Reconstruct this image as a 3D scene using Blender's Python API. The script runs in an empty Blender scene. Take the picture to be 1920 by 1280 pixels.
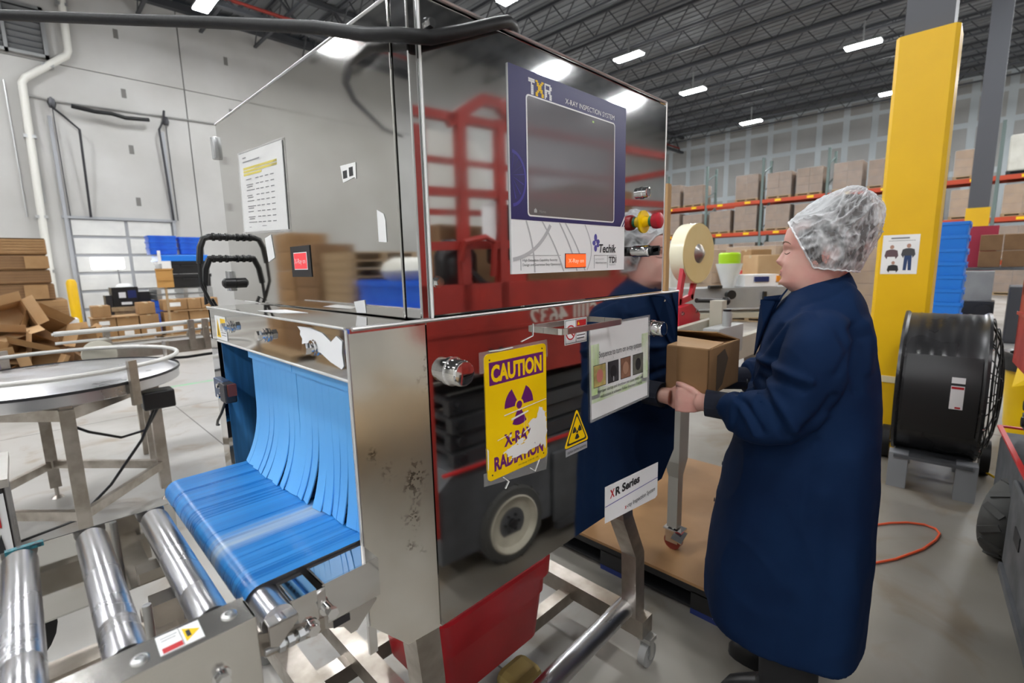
import bpy, bmesh, math, random
from mathutils import Matrix, Vector, Euler
random.seed(7)
S = bpy.context.scene
COL = S.collection
PI = math.pi
# ------------------------------------------------------------------ camera
cam_data = bpy.data.cameras.new('camera')
cam_data.sensor_width = 36.0
cam_data.lens = 911.0 / 1920.0 * 36.0
cam_data.clip_start = 0.02
cam_data.clip_end = 200
cam_data.dof.use_dof = True
cam_data.dof.focus_distance = 1.18
cam_data.dof.aperture_fstop = 4.2
cam = bpy.data.objects.new('camera', cam_data)
COL.objects.link(cam)
cx = Vector((0.70098664, -0.71281969, -0.02249052))
cy = Vector((0.12710197, 0.0938368, 0.98744101))
cz = Vector((-0.70175695, -0.69504154, 0.15637913))
cam.matrix_world = Matrix(((cx[0], cy[0], cz[0], 0), (cx[1], cy[1], cz[1], 0), (cx[2], cy[2], cz[2], 1.5), (0, 0, 0, 1)))
S.camera = cam
# ------------------------------------------------------------------ world, exposure
W = bpy.data.worlds.new('world'); S.world = W; W.use_nodes = True
W.node_tree.nodes['Background'].inputs[0].default_value = (0.62, 0.74, 0.9, 1)
W.node_tree.nodes['Background'].inputs[1].default_value = 0.6
S.view_settings.view_transform = 'Standard'
S.view_settings.look = 'None'
S.view_settings.exposure = 0.34
S.view_settings.gamma = 1.0
S.view_settings.use_curve_mapping = False
LAMP = 150.0          # radiance of the LED lenses
S.cycles.max_bounces = 9
S.cycles.diffuse_bounces = 4
S.cycles.glossy_bounces = 5
S.cycles.transparent_max_bounces = 12
S.cycles.sample_clamp_indirect = 20.0
S.cycles.caustics_reflective = False
S.cycles.caustics_refractive = False

# ------------------------------------------------------------------ helpers
WMX = {}
class MB:
    """collects geometry (world coordinates) for ONE mesh object"""
    def __init__(s): s.bm = bmesh.new(); s.mi = 0
    def _f(s, vs, smooth=False):
        try:
            f = s.bm.faces.new(vs)
        except ValueError:
            return None
        f.material_index = s.mi; f.smooth = smooth
        return f
    def box(s, c, d, rot=None, bev=0.0, taper=None):
        m = Matrix.Translation(Vector(c))
        if rot is not None:
            m = m @ (rot.to_4x4() if isinstance(rot, Matrix) else Euler(rot).to_matrix().to_4x4())
        vs = []
        for z in (-.5, .5):
            k = (taper if (taper and z < 0) else 1.0)
            for x, y in ((-.5, -.5), (.5, -.5), (.5, .5), (-.5, .5)):
                vs.append(s.bm.verts.new(m @ Vector((x*d[0]*k, y*d[1]*k, z*d[2]))))
        F = [(3, 2, 1, 0), (4, 5, 6, 7), (0, 1, 5, 4), (1, 2, 6, 5), (2, 3, 7, 6), (3, 0, 4, 7)]
        fs = [s._f([vs[i] for i in f]) for f in F]
        if bev > 0:
            es = {e for f in fs for e in f.edges}
            r = bmesh.ops.bevel(s.bm, geom=list(es), offset=bev, segments=2, profile=.5, affect='EDGES', clamp_overlap=True)
            for f in r['faces']: f.material_index = s.mi
        return s
    def bb(s, x0, x1, y0, y1, z0, z1, bev=0.0):
        return s.box(((x0+x1)/2, (y0+y1)/2, (z0+z1)/2), (abs(x1-x0), abs(y1-y0), abs(z1-z0)), None, bev)
    def frame(s, d):
        d = Vector(d).normalized()
        u = d.orthogonal().normalized(); return u, d.cross(u)
    def cyl(s, p0, p1, r, r2=None, seg=16, cap=True, smooth=True):
        p0 = Vector(p0); p1 = Vector(p1); r2 = r if r2 is None else r2
        u, v = s.frame(p1-p0)
        A = [s.bm.verts.new(p0+(u*math.cos(2*PI*i/seg)+v*math.sin(2*PI*i/seg))*r) for i in range(seg)]
        B = [s.bm.verts.new(p1+(u*math.cos(2*PI*i/seg)+v*math.sin(2*PI*i/seg))*r2) for i in range(seg)]
        for i in range(seg): s._f((A[i], A[(i+1) % seg], B[(i+1) % seg], B[i]), smooth)
        if cap: s._f(A[::-1]); s._f(B)
        return s
    def bar(s, p0, p1, w, h, up=(0, 0, 1)):
        p0 = Vector(p0); p1 = Vector(p1); d = (p1-p0); L = d.length; d.normalize()
        up = Vector(up)
        if abs(d.dot(up)) > .98: up = Vector((1, 0, 0))
        y = up.cross(d).normalized(); z = d.cross(y)
        m = Matrix((d, y, z)).transposed()
        return s.box((p0+p1)/2, (L, w, h), m)
    def loft(s, rings, caps=True, closed=True, smooth=True):
        R = [[s.bm.verts.new(Vector(p)) for p in r] for r in rings]
        n = len(R[0])
        for a, b in zip(R, R[1:]):
            for i in range(n if closed else n-1):
                s._f((a[i], a[(i+1) % n], b[(i+1) % n], b[i]), smooth)
        if caps and closed:
            s._f(R[0][::-1], smooth); s._f(R[-1], smooth)
        return s
    def tube(s, pts, r, seg=8, closed=False, cap=True):
        pts = [Vector(p) for p in pts]; n = len(pts)
        rad = r if isinstance(r, (list, tuple)) else [r]*n
        rings = []; u = None
        for i in range(n):
            a = pts[(i-1) % n] if (closed or i > 0) else pts[i]
            b = pts[(i+1) % n] if (closed or i < n-1) else pts[i]
            d = (b-a).normalized()
            u = d.orthogonal().normalized() if u is None else (u-d*u.dot(d)).normalized()
            v = d.cross(u)
            rings.append([pts[i]+(u*math.cos(2*PI*k/seg)+v*math.sin(2*PI*k/seg))*rad[i] for k in range(seg)])
        if closed: rings.append(rings[0])
        s.loft(rings, caps=cap and not closed)
        if closed: bmesh.ops.remove_doubles(s.bm, verts=s.bm.verts, dist=1e-6)
        return s
    def prism(s, poly, vec):
        vec = Vector(vec)
        A = [s.bm.verts.new(Vector(p)) for p in poly]
        B = [s.bm.verts.new(Vector(p)+vec) for p in poly]
        n = len(A)
        for i in range(n): s._f((A[i], A[(i+1) % n], B[(i+1) % n], B[i]))
        s._f(A[::-1]); s._f(B)
        return s
    def lathe(s, prof, o, axis=(0, 0, 1), seg=24, cap=True, smooth=True):
        o = Vector(o); ax = Vector(axis).normalized(); u, v = s.frame(ax)
        rings = [[o+ax*h+(u*math.cos(2*PI*k/seg)+v*math.sin(2*PI*k/seg))*max(r, 1e-5) for k in range(seg)] for r, h in prof]
        return s.loft(rings, caps=cap, smooth=smooth)
    def ball(s, c, r, seg=12, sc=(1, 1, 1)):
        n = seg//2
        prof = []
        rings = []
        for i in range(1, n):
            t = PI*i/n
            rings.append([Vector(c)+Vector((math.sin(t)*math.cos(2*PI*k/seg)*sc[0], math.sin(t)*math.sin(2*PI*k/seg)*sc[1], -math.cos(t)*sc[2]))*r for k in range(seg)])
        return s.loft(rings)
    def poly(s, pts, smooth=False):
        s._f([s.bm.verts.new(Vector(p)) for p in pts], smooth); return s
    def hexbolt(s, p, d, r=.009, h=.008, shank=.0, washer=True):
        p = Vector(p); d = Vector(d).normalized()
        if washer: s.cyl(p, p+d*.002, r*1.35, seg=16); p = p+d*.002
        if shank: s.cyl(p, p+d*shank, r*.62, seg=10); p = p+d*shank
        s.cyl(p, p+d*h, r, seg=6, smooth=False)
        return s

def obj(name, mb, mats, parent=None, smooth_angle=None):
    me = bpy.data.meshes.new(name)
    bm = mb.bm if isinstance(mb, MB) else mb
    if parent is not None and parent in WMX: bmesh.ops.transform(bm, matrix=WMX[parent].inverted(), verts=bm.verts)
    bmesh.ops.recalc_face_normals(bm, faces=bm.faces)
    bm.to_mesh(me); bm.free()
    for m in (mats if isinstance(mats, (list, tuple)) else [mats]): me.materials.append(m)
    if smooth_angle is not None:
        me.shade_smooth(); me.set_sharp_from_angle(angle=math.radians(smooth_angle))
    elif any(p.use_smooth for p in me.polygons):
        me.set_sharp_from_angle(angle=math.radians(40))
    o = bpy.data.objects.new(name, me); COL.objects.link(o)
    if parent is not None:
        o.parent = parent
        WMX[o] = WMX.get(parent, Matrix())
    else:
        WMX[o] = Matrix()
    return o
def tag(o, label=None, cat=None, group=None, kind=None):
    if label: o['label'] = label
    if cat: o['category'] = cat
    if group: o['group'] = group
    if kind: o['kind'] = kind
    return o
def thing(name, label, cat, loc=(0, 0, 0), rz=0.0, group=None):
    o = bpy.data.objects.new(name, None); COL.objects.link(o)
    o.empty_display_size = .05
    o.location = loc; o.rotation_euler = (0, 0, rz)
    WMX[o] = Matrix.Translation(Vector(loc)) @ Matrix.Rotation(rz, 4, 'Z')
    return tag(o, label, cat, group)
def dup(root, loc, rz=0.0, label=None, scale=None, rot=None):
    def cp(o, par):
        c = o.copy(); COL.objects.link(c)
        if par is not None: c.parent = par
        for ch in list(o.children): cp(ch, c)
        return c
    r = cp(root, None)
    r.location = loc; r.rotation_euler = rot if rot else (0, 0, rz)
    if scale: r.scale = scale
    if label: r['label'] = label
    WMX[r] = Matrix.Translation(Vector(loc)) @ Matrix.Rotation(rz, 4, 'Z')
    return r
def centred(mb, loc):
    """geometry built at world place; the single-mesh thing gets its origin at loc"""
    bmesh.ops.translate(mb.bm, vec=-Vector(loc), verts=mb.bm.verts); return mb
def single(name, mb, mats, label, cat, loc, group=None, **k):
    o = obj(name, centred(mb, loc), mats, None, **k); o.location = loc
    WMX[o] = Matrix.Translation(Vector(loc))
    return tag(o, label, cat, group)
ORD = ['first', 'second', 'third', 'fourth', 'fifth', 'sixth', 'seventh', 'eighth', 'ninth', 'tenth', 'eleventh', 'twelfth', 'thirteenth', 'fourteenth']

def text(name, body, origin, right, up, size, mat, parent, width=None, bold=0.0, align='LEFT', shear=0.0, thick=.0003):
    cu = bpy.data.curves.new('t', 'FONT'); cu.body = body; cu.size = 1.0; cu.offset = bold; cu.shear = shear
    cu.resolution_u = 3
    ob = bpy.data.objects.new('t', cu); COL.objects.link(ob)
    dg = bpy.context.evaluated_depsgraph_get(); dg.update()
    me = bpy.data.meshes.new_from_object(ob.evaluated_get(dg))
    bpy.data.objects.remove(ob); bpy.data.curves.remove(cu)
    bm = bmesh.new(); bm.from_mesh(me); bpy.data.meshes.remove(me)
    if not bm.verts: bm.free(); return None
    xs = [v.co.x for v in bm.verts]; x0, x1 = min(xs), max(xs)
    sx = size
    if width: sx = width/(x1-x0)
    off = {'LEFT': x0, 'CENTER': (x0+x1)/2, 'RIGHT': x1}[align]
    R = Vector(right).normalized(); U = Vector(up).normalized(); N = R.cross(U)
    o = Vector(origin)
    for v in bm.verts: v.co = o + R*((v.co.x-off)*sx) + U*(v.co.y*size) + N*thick
    mb = MB(); mb.bm.free(); mb.bm = bm
    me_o = obj(name, mb, mat, parent)
    return me_o

# ------------------------------------------------------------------ materials
def mat(name, col, rough=.5, metal=0.0, col2=None, nscale=8.0, nstretch=(1, 1, 1), namt=1.0, rough2=None, bump=0.0, bscale=60.0, bstretch=(1, 1, 1), alpha=1.0, emit=0.0, spec=None, coat=0.0, sheen=0.0, sss=0.0, lo=.35, hi=.65, detail=4.0, trans=0.0):
    m = bpy.data.materials.new(name); m.use_nodes = True
    nt = m.node_tree; b = nt.nodes['Principled BSDF']
    c4 = (*col, 1)
    b.inputs['Base Color'].default_value = c4
    b.inputs['Roughness'].default_value = rough
    b.inputs['Metallic'].default_value = metal
    b.inputs['Alpha'].default_value = alpha
    if trans: b.inputs['Transmission Weight'].default_value = trans
    if spec is not None: b.inputs['Specular IOR Level'].default_value = spec
    if coat: b.inputs['Coat Weight'].default_value = coat; b.inputs['Coat Roughness'].default_value = .15
    if sheen: b.inputs['Sheen Weight'].default_value = sheen
    if sss:
        b.inputs['Subsurface Weight'].default_value = sss; b.inputs['Subsurface Radius'].default_value = (.012, .005, .003)
        b.inputs['Subsurface Scale'].default_value = 1.0
    if emit: b.inputs['Emission Color'].default_value = c4; b.inputs['Emission Strength'].default_value = emit
    tc = None
    def coords(st):
        nonlocal tc
        if tc is None: tc = nt.nodes.new('ShaderNodeTexCoord')
        mp = nt.nodes.new('ShaderNodeMapping'); mp.inputs['Scale'].default_value = st
        nt.links.new(tc.outputs['Object'], mp.inputs['Vector']); return mp
    def noise(sc, st, d):
        n = nt.nodes.new('ShaderNodeTexNoise'); n.inputs['Scale'].default_value = sc; n.inputs['Detail'].default_value = d
        nt.links.new(coords(st).outputs[0], n.inputs['Vector']); return n
    if col2 is not None or rough2 is not None:
        n = noise(nscale, nstretch, detail)
        mr = nt.nodes.new('ShaderNodeMapRange'); mr.inputs['From Min'].default_value = lo; mr.inputs['From Max'].default_value = hi
        nt.links.new(n.outputs['Fac'], mr.inputs['Value'])
        if col2 is not None:
            mx = nt.nodes.new('ShaderNodeMix'); mx.data_type = 'RGBA'
            mx.inputs['A'].default_value = c4; mx.inputs['B'].default_value = (*col2, 1)
            nt.links.new(mr.outputs[0], mx.inputs['Factor']); nt.links.new(mx.outputs['Result'], b.inputs['Base Color'])
        if rough2 is not None:
            m2 = nt.nodes.new('ShaderNodeMapRange'); m2.inputs['To Min'].default_value = rough; m2.inputs['To Max'].default_value = rough2
            nt.links.new(mr.outputs[0], m2.inputs['Value']); nt.links.new(m2.outputs[0], b.inputs['Roughness'])
    if bump:
        n = noise(bscale, bstretch, 3.0)
        bp = nt.nodes.new('ShaderNodeBump'); bp.inputs['Strength'].default_value = bump; bp.inputs['Distance'].default_value = .01
        nt.links.new(n.outputs['Fac'], bp.inputs['Height']); nt.links.new(bp.outputs[0], b.inputs['Normal'])
    return m
def mat_nodes(m): return m.node_tree.nodes, m.node_tree.links, m.node_tree.nodes['Principled BSDF']
G = lambda v: (v, v, v)
mirror = mat('polished steel', (.66, .65, .63), .03, 1, (.60, .585, .56), 2.2, (1, 1, .5), rough2=.075)
mirror_s = mat('speckled polished steel', (.66, .66, .66), .035, 1, (.60, .60, .60), 3.0, (1, 1, 1), rough2=.08)
brushed = mat('brushed steel', (.70, .68, .64), .2, 1, (.55, .52, .47), 3.0, (1, 1, .4), rough2=.36, bump=.03, bscale=90, bstretch=(1, 1, 12))
satin = mat('satin steel', (.66, .64, .61), .28, 1, (.5, .48, .45), 5, rough2=.4, bump=.02, bscale=150)
stainedsteel = mat('stained steel', (.72, .70, .65), .13, 1, (.50, .46, .39), 4.0, (1, 1, .8), rough2=.30, bump=.004, bscale=60, lo=.42, hi=.75, detail=8)
def speck_nodes(m):
    N, L, b = mat_nodes(m); tc = N.new('ShaderNodeTexCoord')
    a = N.new('ShaderNodeTexNoise'); a.inputs['Scale'].default_value = 150; a.inputs['Detail'].default_value = 3; L.new(tc.outputs['Object'], a.inputs['Vector'])
    c = N.new('ShaderNodeTexNoise'); c.inputs['Scale'].default_value = 9; c.inputs['Detail'].default_value = 4; L.new(tc.outputs['Object'], c.inputs['Vector'])
    r1 = N.new('ShaderNodeMapRange'); r1.inputs['From Min'].default_value = .52; r1.inputs['From Max'].default_value = .56; L.new(a.outputs['Fac'], r1.inputs[0])
    r2 = N.new('ShaderNodeMapRange'); r2.inputs['From Min'].default_value = .635; r2.inputs['From Max'].default_value = .70; L.new(c.outputs['Fac'], r2.inputs[0])
    mu = N.new('ShaderNodeMath'); mu.operation = 'MULTIPLY'; L.new(r1.outputs[0], mu.inputs[0]); L.new(r2.outputs[0], mu.inputs[1])
    mx = N.new('ShaderNodeMix'); mx.data_type = 'RGBA'; mx.inputs['B'].default_value = (.19, .17, .14, 1)
    L.new(b.inputs['Base Color'].links[0].from_socket, mx.inputs['A']); L.new(mu.outputs[0], mx.inputs['Factor']); L.new(mx.outputs['Result'], b.inputs['Base Color'])
speck_nodes(stainedsteel)
edge_m = mat('rubbed steel edge', (.80, .80, .79), .38, 1)
framesteel = mat('frame steel', (.52, .48, .43), .3, 1, (.36, .32, .27), 9, rough2=.5, bump=.04, bscale=60)
rollersteel = mat('roller steel', (.60, .60, .62), .22, 1, (.52, .52, .54), 2, (1, 3, 1), rough2=.3)
chrome = mat('chrome', (.8, .8, .8), .08, 1)
zinc = mat('zinc', (.55, .56, .56), .35, 1)
darkmetal = mat('dark metal', (.05, .05, .055), .4, .6)
black_p = mat('black plastic', (.012, .012, .013), .38)
black_r = mat('black rubber', (.010, .010, .0105), .5, spec=.28, bump=.05, bscale=80)
black_g = mat('black gloss steel', (.012, .012, .013), .22, col2=(.03, .03, .032), nscale=3, rough2=.34)
white_p = mat('white print', (.86, .86, .86), .5)
paper = mat('paper', (.88, .88, .87), .55, col2=(.82, .82, .81), nscale=5)
ink = mat('ink', (.02, .02, .022), .6)
inkgrey = mat('grey ink', (.22, .22, .23), .6)
navy = mat('navy print', (.028, .026, .12), .35)
navy2 = mat('lilac print', (.10, .09, .36), .35)
greyprint = mat('pale grey print', (.42, .42, .43), .4)
yellow = mat('yellow print', (.94, .62, .0), .38, col2=(.90, .57, .0), nscale=9)
purple = mat('purple print', (.13, .012, .14), .4)
red_print = mat('red print', (.55, .02, .025), .4)
green_print = mat('soft green print', (.46, .66, .22), .5, col2=(.75, .80, .66), nscale=14)
redpanel = mat('lit red panel', (1.0, .09, .015), .4, emit=.9)
film = mat('clear film', (.9, .9, .9), .12, alpha=.16)
screen_m = mat('dark screen', (.30, .295, .315), .06, .55, col2=(.27, .265, .285), nscale=2, rough2=.11)
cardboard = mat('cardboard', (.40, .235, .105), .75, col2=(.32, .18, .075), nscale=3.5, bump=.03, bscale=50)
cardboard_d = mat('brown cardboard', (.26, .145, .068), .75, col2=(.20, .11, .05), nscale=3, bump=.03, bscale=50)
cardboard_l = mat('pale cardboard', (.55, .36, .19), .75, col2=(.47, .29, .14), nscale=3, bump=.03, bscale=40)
cardedge = mat('cardboard inside', (.60, .44, .27), .8)
blue_p = mat('blue plastic', (.012, .10, .62), .35, col2=(.02, .14, .70), nscale=4)
blue_p2 = mat('bright blue plastic', (.015, .20, .72), .35)
blue_d = mat('dark blue plastic', (.012, .025, .13), .5)
redplastic = mat('red plastic', (.42, .012, .02), .32, col2=(.34, .01, .016), nscale=5, bump=.02, bscale=40)
redpaint = mat('red paint', (.40, .032, .022), .4, col2=(.30, .026, .019), nscale=5, rough2=.55, bump=.02, bscale=30)
greypaint = mat('grey paint', (.105, .11, .12), .45, col2=(.075, .078, .085), nscale=6, rough2=.6)
yellowpaint = mat('yellow guard', (.83, .50, .0), .4, col2=(.78, .46, .0), nscale=2)
columngrey = mat('column grey', (.085, .088, .10), .5)
orangebeam = mat('orange beam', (.52, .055, .012), .45)
upright_m = mat('green upright', (.14, .19, .18), .5)
wrapmat = mat('stretch wrap', (.80, .80, .80), .10, alpha=.20, col2=(.95, .95, .95), nscale=7, bump=.35, bscale=9)
whitewrap = mat('white wrap', (.74, .73, .66), .45, col2=(.62, .61, .54), nscale=3, bump=.12, bscale=7)
beige = mat('beige paint', (.52, .49, .40), .45, col2=(.45, .42, .34), nscale=3)
tapem = mat('tape roll', (.78, .62, .30), .25, col2=(.72, .55, .24), nscale=4)
tapeedge = mat('tape edge', (.88, .83, .62), .2)
wood = mat('pallet wood', (.45, .32, .18), .8, col2=(.33, .22, .12), nscale=12, nstretch=(1, 8, 1))
pvc = mat('white pvc', (.70, .69, .64), .45)
graypanel = mat('grey machine', (.36, .36, .35), .45, col2=(.29, .29, .29), nscale=3)
lime = mat('lime plastic', (.42, .72, .02), .35)
clearp = mat('clear plastic', (.85, .87, .88), .2, alpha=.45)
lamp_m = mat('led lens', (.965, .985, 1.0), .4, emit=LAMP)
panel_light = mat('lit panel', (1, 1, 1), .4, emit=5.0)
# ------------------------------------------------------------------ setting
floor_m = mat('concrete floor', (.44, .425, .40), .34, col2=(.31, .29, .26), nscale=.9, lo=.42, hi=.66, rough2=.5, detail=8, bump=.015, bscale=14)
def floor_nodes():
    N, L, b = mat_nodes(floor_m)
    tc = N.new('ShaderNodeTexCoord')
    n = N.new('ShaderNodeTexNoise'); n.inputs['Scale'].default_value = 2.1; n.inputs['Detail'].default_value = 7; n.inputs['Distortion'].default_value = 1.2
    L.new(tc.outputs['Object'], n.inputs['Vector'])
    mr = N.new('ShaderNodeMapRange'); mr.inputs['From Min'].default_value = .56; mr.inputs['From Max'].default_value = .70; mr.inputs['To Max'].default_value = .6
    L.new(n.outputs['Fac'], mr.inputs['Value'])
    mx = N.new('ShaderNodeMix'); mx.data_type = 'RGBA'; mx.inputs['B'].default_value = (.25, .17, .095, 1)
    src = b.inputs['Base Color'].links[0].from_socket
    L.new(src, mx.inputs['A']); L.new(mr.outputs[0], mx.inputs['Factor']); L.new(mx.outputs['Result'], b.inputs['Base Color'])
floor_nodes()
def floor_dirt_shade():          # grimy bay by the column, darkened further in colour to mimic its dimmer light
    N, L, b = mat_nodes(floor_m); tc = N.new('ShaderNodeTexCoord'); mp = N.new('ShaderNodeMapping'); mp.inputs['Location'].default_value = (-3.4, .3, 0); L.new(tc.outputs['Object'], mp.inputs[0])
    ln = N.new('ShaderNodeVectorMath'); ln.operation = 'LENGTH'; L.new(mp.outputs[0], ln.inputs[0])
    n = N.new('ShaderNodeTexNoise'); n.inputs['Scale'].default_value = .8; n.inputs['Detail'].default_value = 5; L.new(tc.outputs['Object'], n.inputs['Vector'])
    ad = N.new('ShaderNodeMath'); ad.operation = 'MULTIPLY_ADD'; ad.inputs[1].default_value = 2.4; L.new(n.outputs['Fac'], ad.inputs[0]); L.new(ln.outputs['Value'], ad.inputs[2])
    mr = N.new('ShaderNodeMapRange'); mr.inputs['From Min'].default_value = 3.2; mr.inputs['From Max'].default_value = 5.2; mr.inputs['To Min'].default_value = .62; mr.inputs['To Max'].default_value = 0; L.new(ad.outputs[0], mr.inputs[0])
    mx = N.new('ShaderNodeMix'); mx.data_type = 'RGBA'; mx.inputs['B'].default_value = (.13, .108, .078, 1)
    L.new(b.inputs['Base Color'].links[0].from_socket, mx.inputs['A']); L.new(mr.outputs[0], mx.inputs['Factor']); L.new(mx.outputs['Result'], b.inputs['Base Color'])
floor_dirt_shade()
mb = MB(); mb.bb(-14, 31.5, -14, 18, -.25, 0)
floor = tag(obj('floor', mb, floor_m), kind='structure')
mb = MB()
for x in (-3.4, 1.1, 5.6, 10.1): mb.bb(x-.004, x+.004, -14, 18, -.001, .0006)
for y in (-5.2, 6.4, 11): mb.bb(-14, 31.5, y-.004, y+.004, -.001, .0006)
obj('control_joint', mb, mat('joint filler', (.12, .11, .1), .8), floor)
mb = MB(); mb.bb(-2.0, 9, 7.60, 7.68, 0, .0012)
obj('green_line', mb, mat('green tape', (.20, .50, .26), .5, col2=(.34, .46, .34), nscale=9), floor)
concrete = mat('tilt up concrete', (.53, .525, .51), .85, col2=(.42, .41, .39), nscale=.55, lo=.3, hi=.72, detail=7, bump=.02, bscale=6)
mb = MB(); mb.bb(-14, 31.5, 18.06, 18.3, 0, 9.4)
wall = tag(obj('wall_left', mb, mat('joint shadow', (.16, .155, .145), .9)), kind='structure')
xs = [-14, -2.93, 4.33, 11.59, 18.85, 25.1, 31.5]
for a, b_ in zip(xs, xs[1:]):
    for z0, z1 in ((0, 6.94), (6.94, 9.4)):
        if a < 1.3 < b_ and z0 == 0:
            mb = MB(); mb.bb(a+.015, 1.18, 18.0, 18.08, 0, 6.93); mb.bb(3.62, b_-.015, 18.0, 18.08, 0, 6.93); mb.bb(1.18, 3.62, 18.0, 18.08, 3.04, 6.93)
        elif a < 0 < b_ :
            mb = MB(); mb.bb(a+.015, b_-.015, 18.0, 18.08, z0+.01, z1)
        else:
            mb = MB(); mb.bb(a+.015, b_-.015, 18.0, 18.08, z0+.01, z1-.01)
        obj('panel', mb, concrete, wall)
for x in (-4.3, -1.6, 2.83, 5.57, 8.3):
    for z in (8.06, 6.51, 5.0, 3.55):
        mb = MB(); mb.bb(x-.055, x+.055, 17.992, 18.01, z-.12, z+.12)
        obj('anchor_patch', mb, mat('dark patch', (.17, .165, .155), .8) if 'dark patch' not in bpy.data.materials else bpy.data.materials['dark patch'], wall)
# dock door
doorw = mat('door panel white', (.66, .66, .64), .5, col2=(.58, .58, .57), nscale=2)
doorg = mat('door rail grey', (.34, .35, .37), .5)
mb = MB(); mb.bb(1.2, 3.6, 18.02, 18.05, 0, 3.02)
door = tag(obj('door_1', mb, doorg), kind='structure')
for i in range(6):
    z0 = .02+i*.5
    for x0, x1 in ((1.27, 2.42), (2.5, 3.54)):
        mb = MB(); mb.bb(x0, x1, 17.985, 18.03, z0+.04, z0+.46, .006)
        for k in range(3): mb.bb(x0+.02, x1-.02, 17.98, 17.99, z0+.12+k*.12, z0+.135+k*.12)
        obj('door_panel', mb, doorw, door)
mb = MB()
for x in (1.18, 3.62): mb.bb(x-.04, x+.04, 17.93, 18.0, 0, 5.6)
mb.bb(1.1, 3.7, 17.94, 18.0, 3.0, 3.07)
obj('door_track', mb, doorg, door)
# louvre window
mb = MB()
for a in ((-.42, 1.36, 7.0, 7.07), (-.42, 1.36, 8.12, 8.2), (-.42, -.35, 7.0, 8.2), (1.28, 1.36, 7.0, 8.2), (.55, .62, 7.0, 8.2)): mb.bb(a[0], a[1], 17.86, 18.0, a[2], a[3])
win = tag(obj('window_1', mb, zinc), kind='structure')
mb = MB(); mb.bb(-.36, 1.3, 17.98, 18.0, 7.05, 8.15); obj('backing', mb, mat('dark shutter back', (.05, .055, .07), .5), win)
for i in range(7):
    for x0, x1 in ((-.34, .54), (.63, 1.27)):
        mb = MB(); mb.box(((x0+x1)/2, 17.93, 7.14+i*.15), (x1-x0, .012, .13), (.6, 0, 0)); obj('slat', mb, mat('slat grey', (.15, .155, .16), .45) if i == 0 and x0 < 0 else bpy.data.materials['slat grey'], win)
    for x in (-.3, .48, 1.2):
        mb = MB(); mb.bb(x-.035, x+.035, 17.985, 17.99, 7.1+i*.15, 7.16+i*.15); obj('daylight_gap', mb, mat('daylight gap', (.55, .68, 1.0), .5, emit=1.6) if i == 0 and x < 0 else bpy.data.materials['daylight gap'], win)
# far wall behind the racks
boardbase = mat('taped joint grey', (.56, .61, .63), .8, col2=(.48, .53, .55), nscale=.5)
board = mat('bare wallboard', (.36, .36, .35), .85, col2=(.42, .42, .41), nscale=.7)
mb = MB(); mb.bb(31.52, 31.8, -14, 18.3, 0, 9.4)
wallb = tag(obj('wall_back', mb, boardbase), kind='structure')
bme = None
for r, (z0, z1) in enumerate(((3.2, 5.1), (5.35, 7.2), (7.45, 8.5), (8.7, 9.3))):
    for i in range(22):
        y = -8.4+i*1.22
        mb = MB(); mb.bb(31.49, 31.53, y+.16, y+1.22-.14, z0, z1)
        obj('wallboard', mb, board, wallb)
mb = MB(); mb.bb(-14.3, -14, -14, 18.3, 0, 9.4); tag(obj('wall_near', mb, concrete), kind='structure')
mb = MB(); mb.bb(-14, 31.8, -14.3, -14, 0, 9.4); tag(obj('wall_right', mb, concrete), kind='structure')
# ceiling
deck = mat('roof deck', (.19, .20, .215), .6, col2=(.15, .155, .165), nscale=.8)
mb = MB(); mb.bb(-14.3, 31.8, -14.3, 18.3, 9.45, 9.7)
ceil = tag(obj('ceiling', mb, deck), kind='structure')
mb = MB()
for i in range(150): mb.bb(-14+i*.305, -14+i*.305+.10, -14, 18, 9.42, 9.46)
tag(obj('deck_rib', mb, deck, ceil), kind='stuff')
joist_m = mat('joist steel', (.055, .058, .066), .55)
def joist_me():
    mb = MB(); n = 32; L = 32.0; st = L/n; y0 = -14
    mb.bb(-.045, .045, y0, y0+L, 9.34, 9.42); mb.bb(-.045, .045, y0, y0+L, 8.70, 8.76)
    for i in range(n):
        y = y0+i*st
        mb.bar((0, y, 8.74), (0, y+st/2, 9.38), .03, .03); mb.bar((0, y+st/2, 9.38), (0, y+st, 8.74), .03, .03)
    return mb
j0 = obj('roof_joist', joist_me(), joist_m, ceil); j0.location.x = -9.0
for i in range(1, 26):
    c = j0.copy(); COL.objects.link(c); c.location.x = -9.0+i*1.55
def girder_me(y):
    mb = MB()
    mb.bb(-14, 31.5, y-.09, y+.09, 9.25, 9.38); mb.bb(-14, 31.5, y-.09, y+.09, 8.36, 8.47)
    for i in range(24):
        x = -13.5+i*1.86
        mb.bar((x, y, 8.42), (x+.93, y, 9.3), .06, .06); mb.bar((x+.93, y, 9.3), (x+1.86, y, 8.42), .06, .06)
    return mb
for y in (-11, 15.2): obj('roof_girder', girder_me(y), joist_m, ceil)
mb = MB(); mb.bb(-14, 31.5, 17.8, 18.0, 9.1, 9.3); obj('wall_ledger', mb, joist_m, ceil)
mb = MB()
for x in (3.4, 8.05, 12.7, 17.35, 22.0): mb.tube([(x-.7, 3.3, 8.75), (x+.7, 3.3, 9.35)], .02, 5); mb.tube([(x-.7, 13.3, 9.35), (x+.7, 13.3, 8.75)], .02, 5)
tag(obj('joist_bridging', mb, joist_m, ceil), kind='stuff')
mb = MB(); mb.cyl((-13.8, 15.2, 8.62), (31, 15.2, 8.62), .05, seg=8); mb.cyl((-13.8, 15.2, 8.62), (-13.8, 15.2, 8.9), .05, seg=8)
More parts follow.
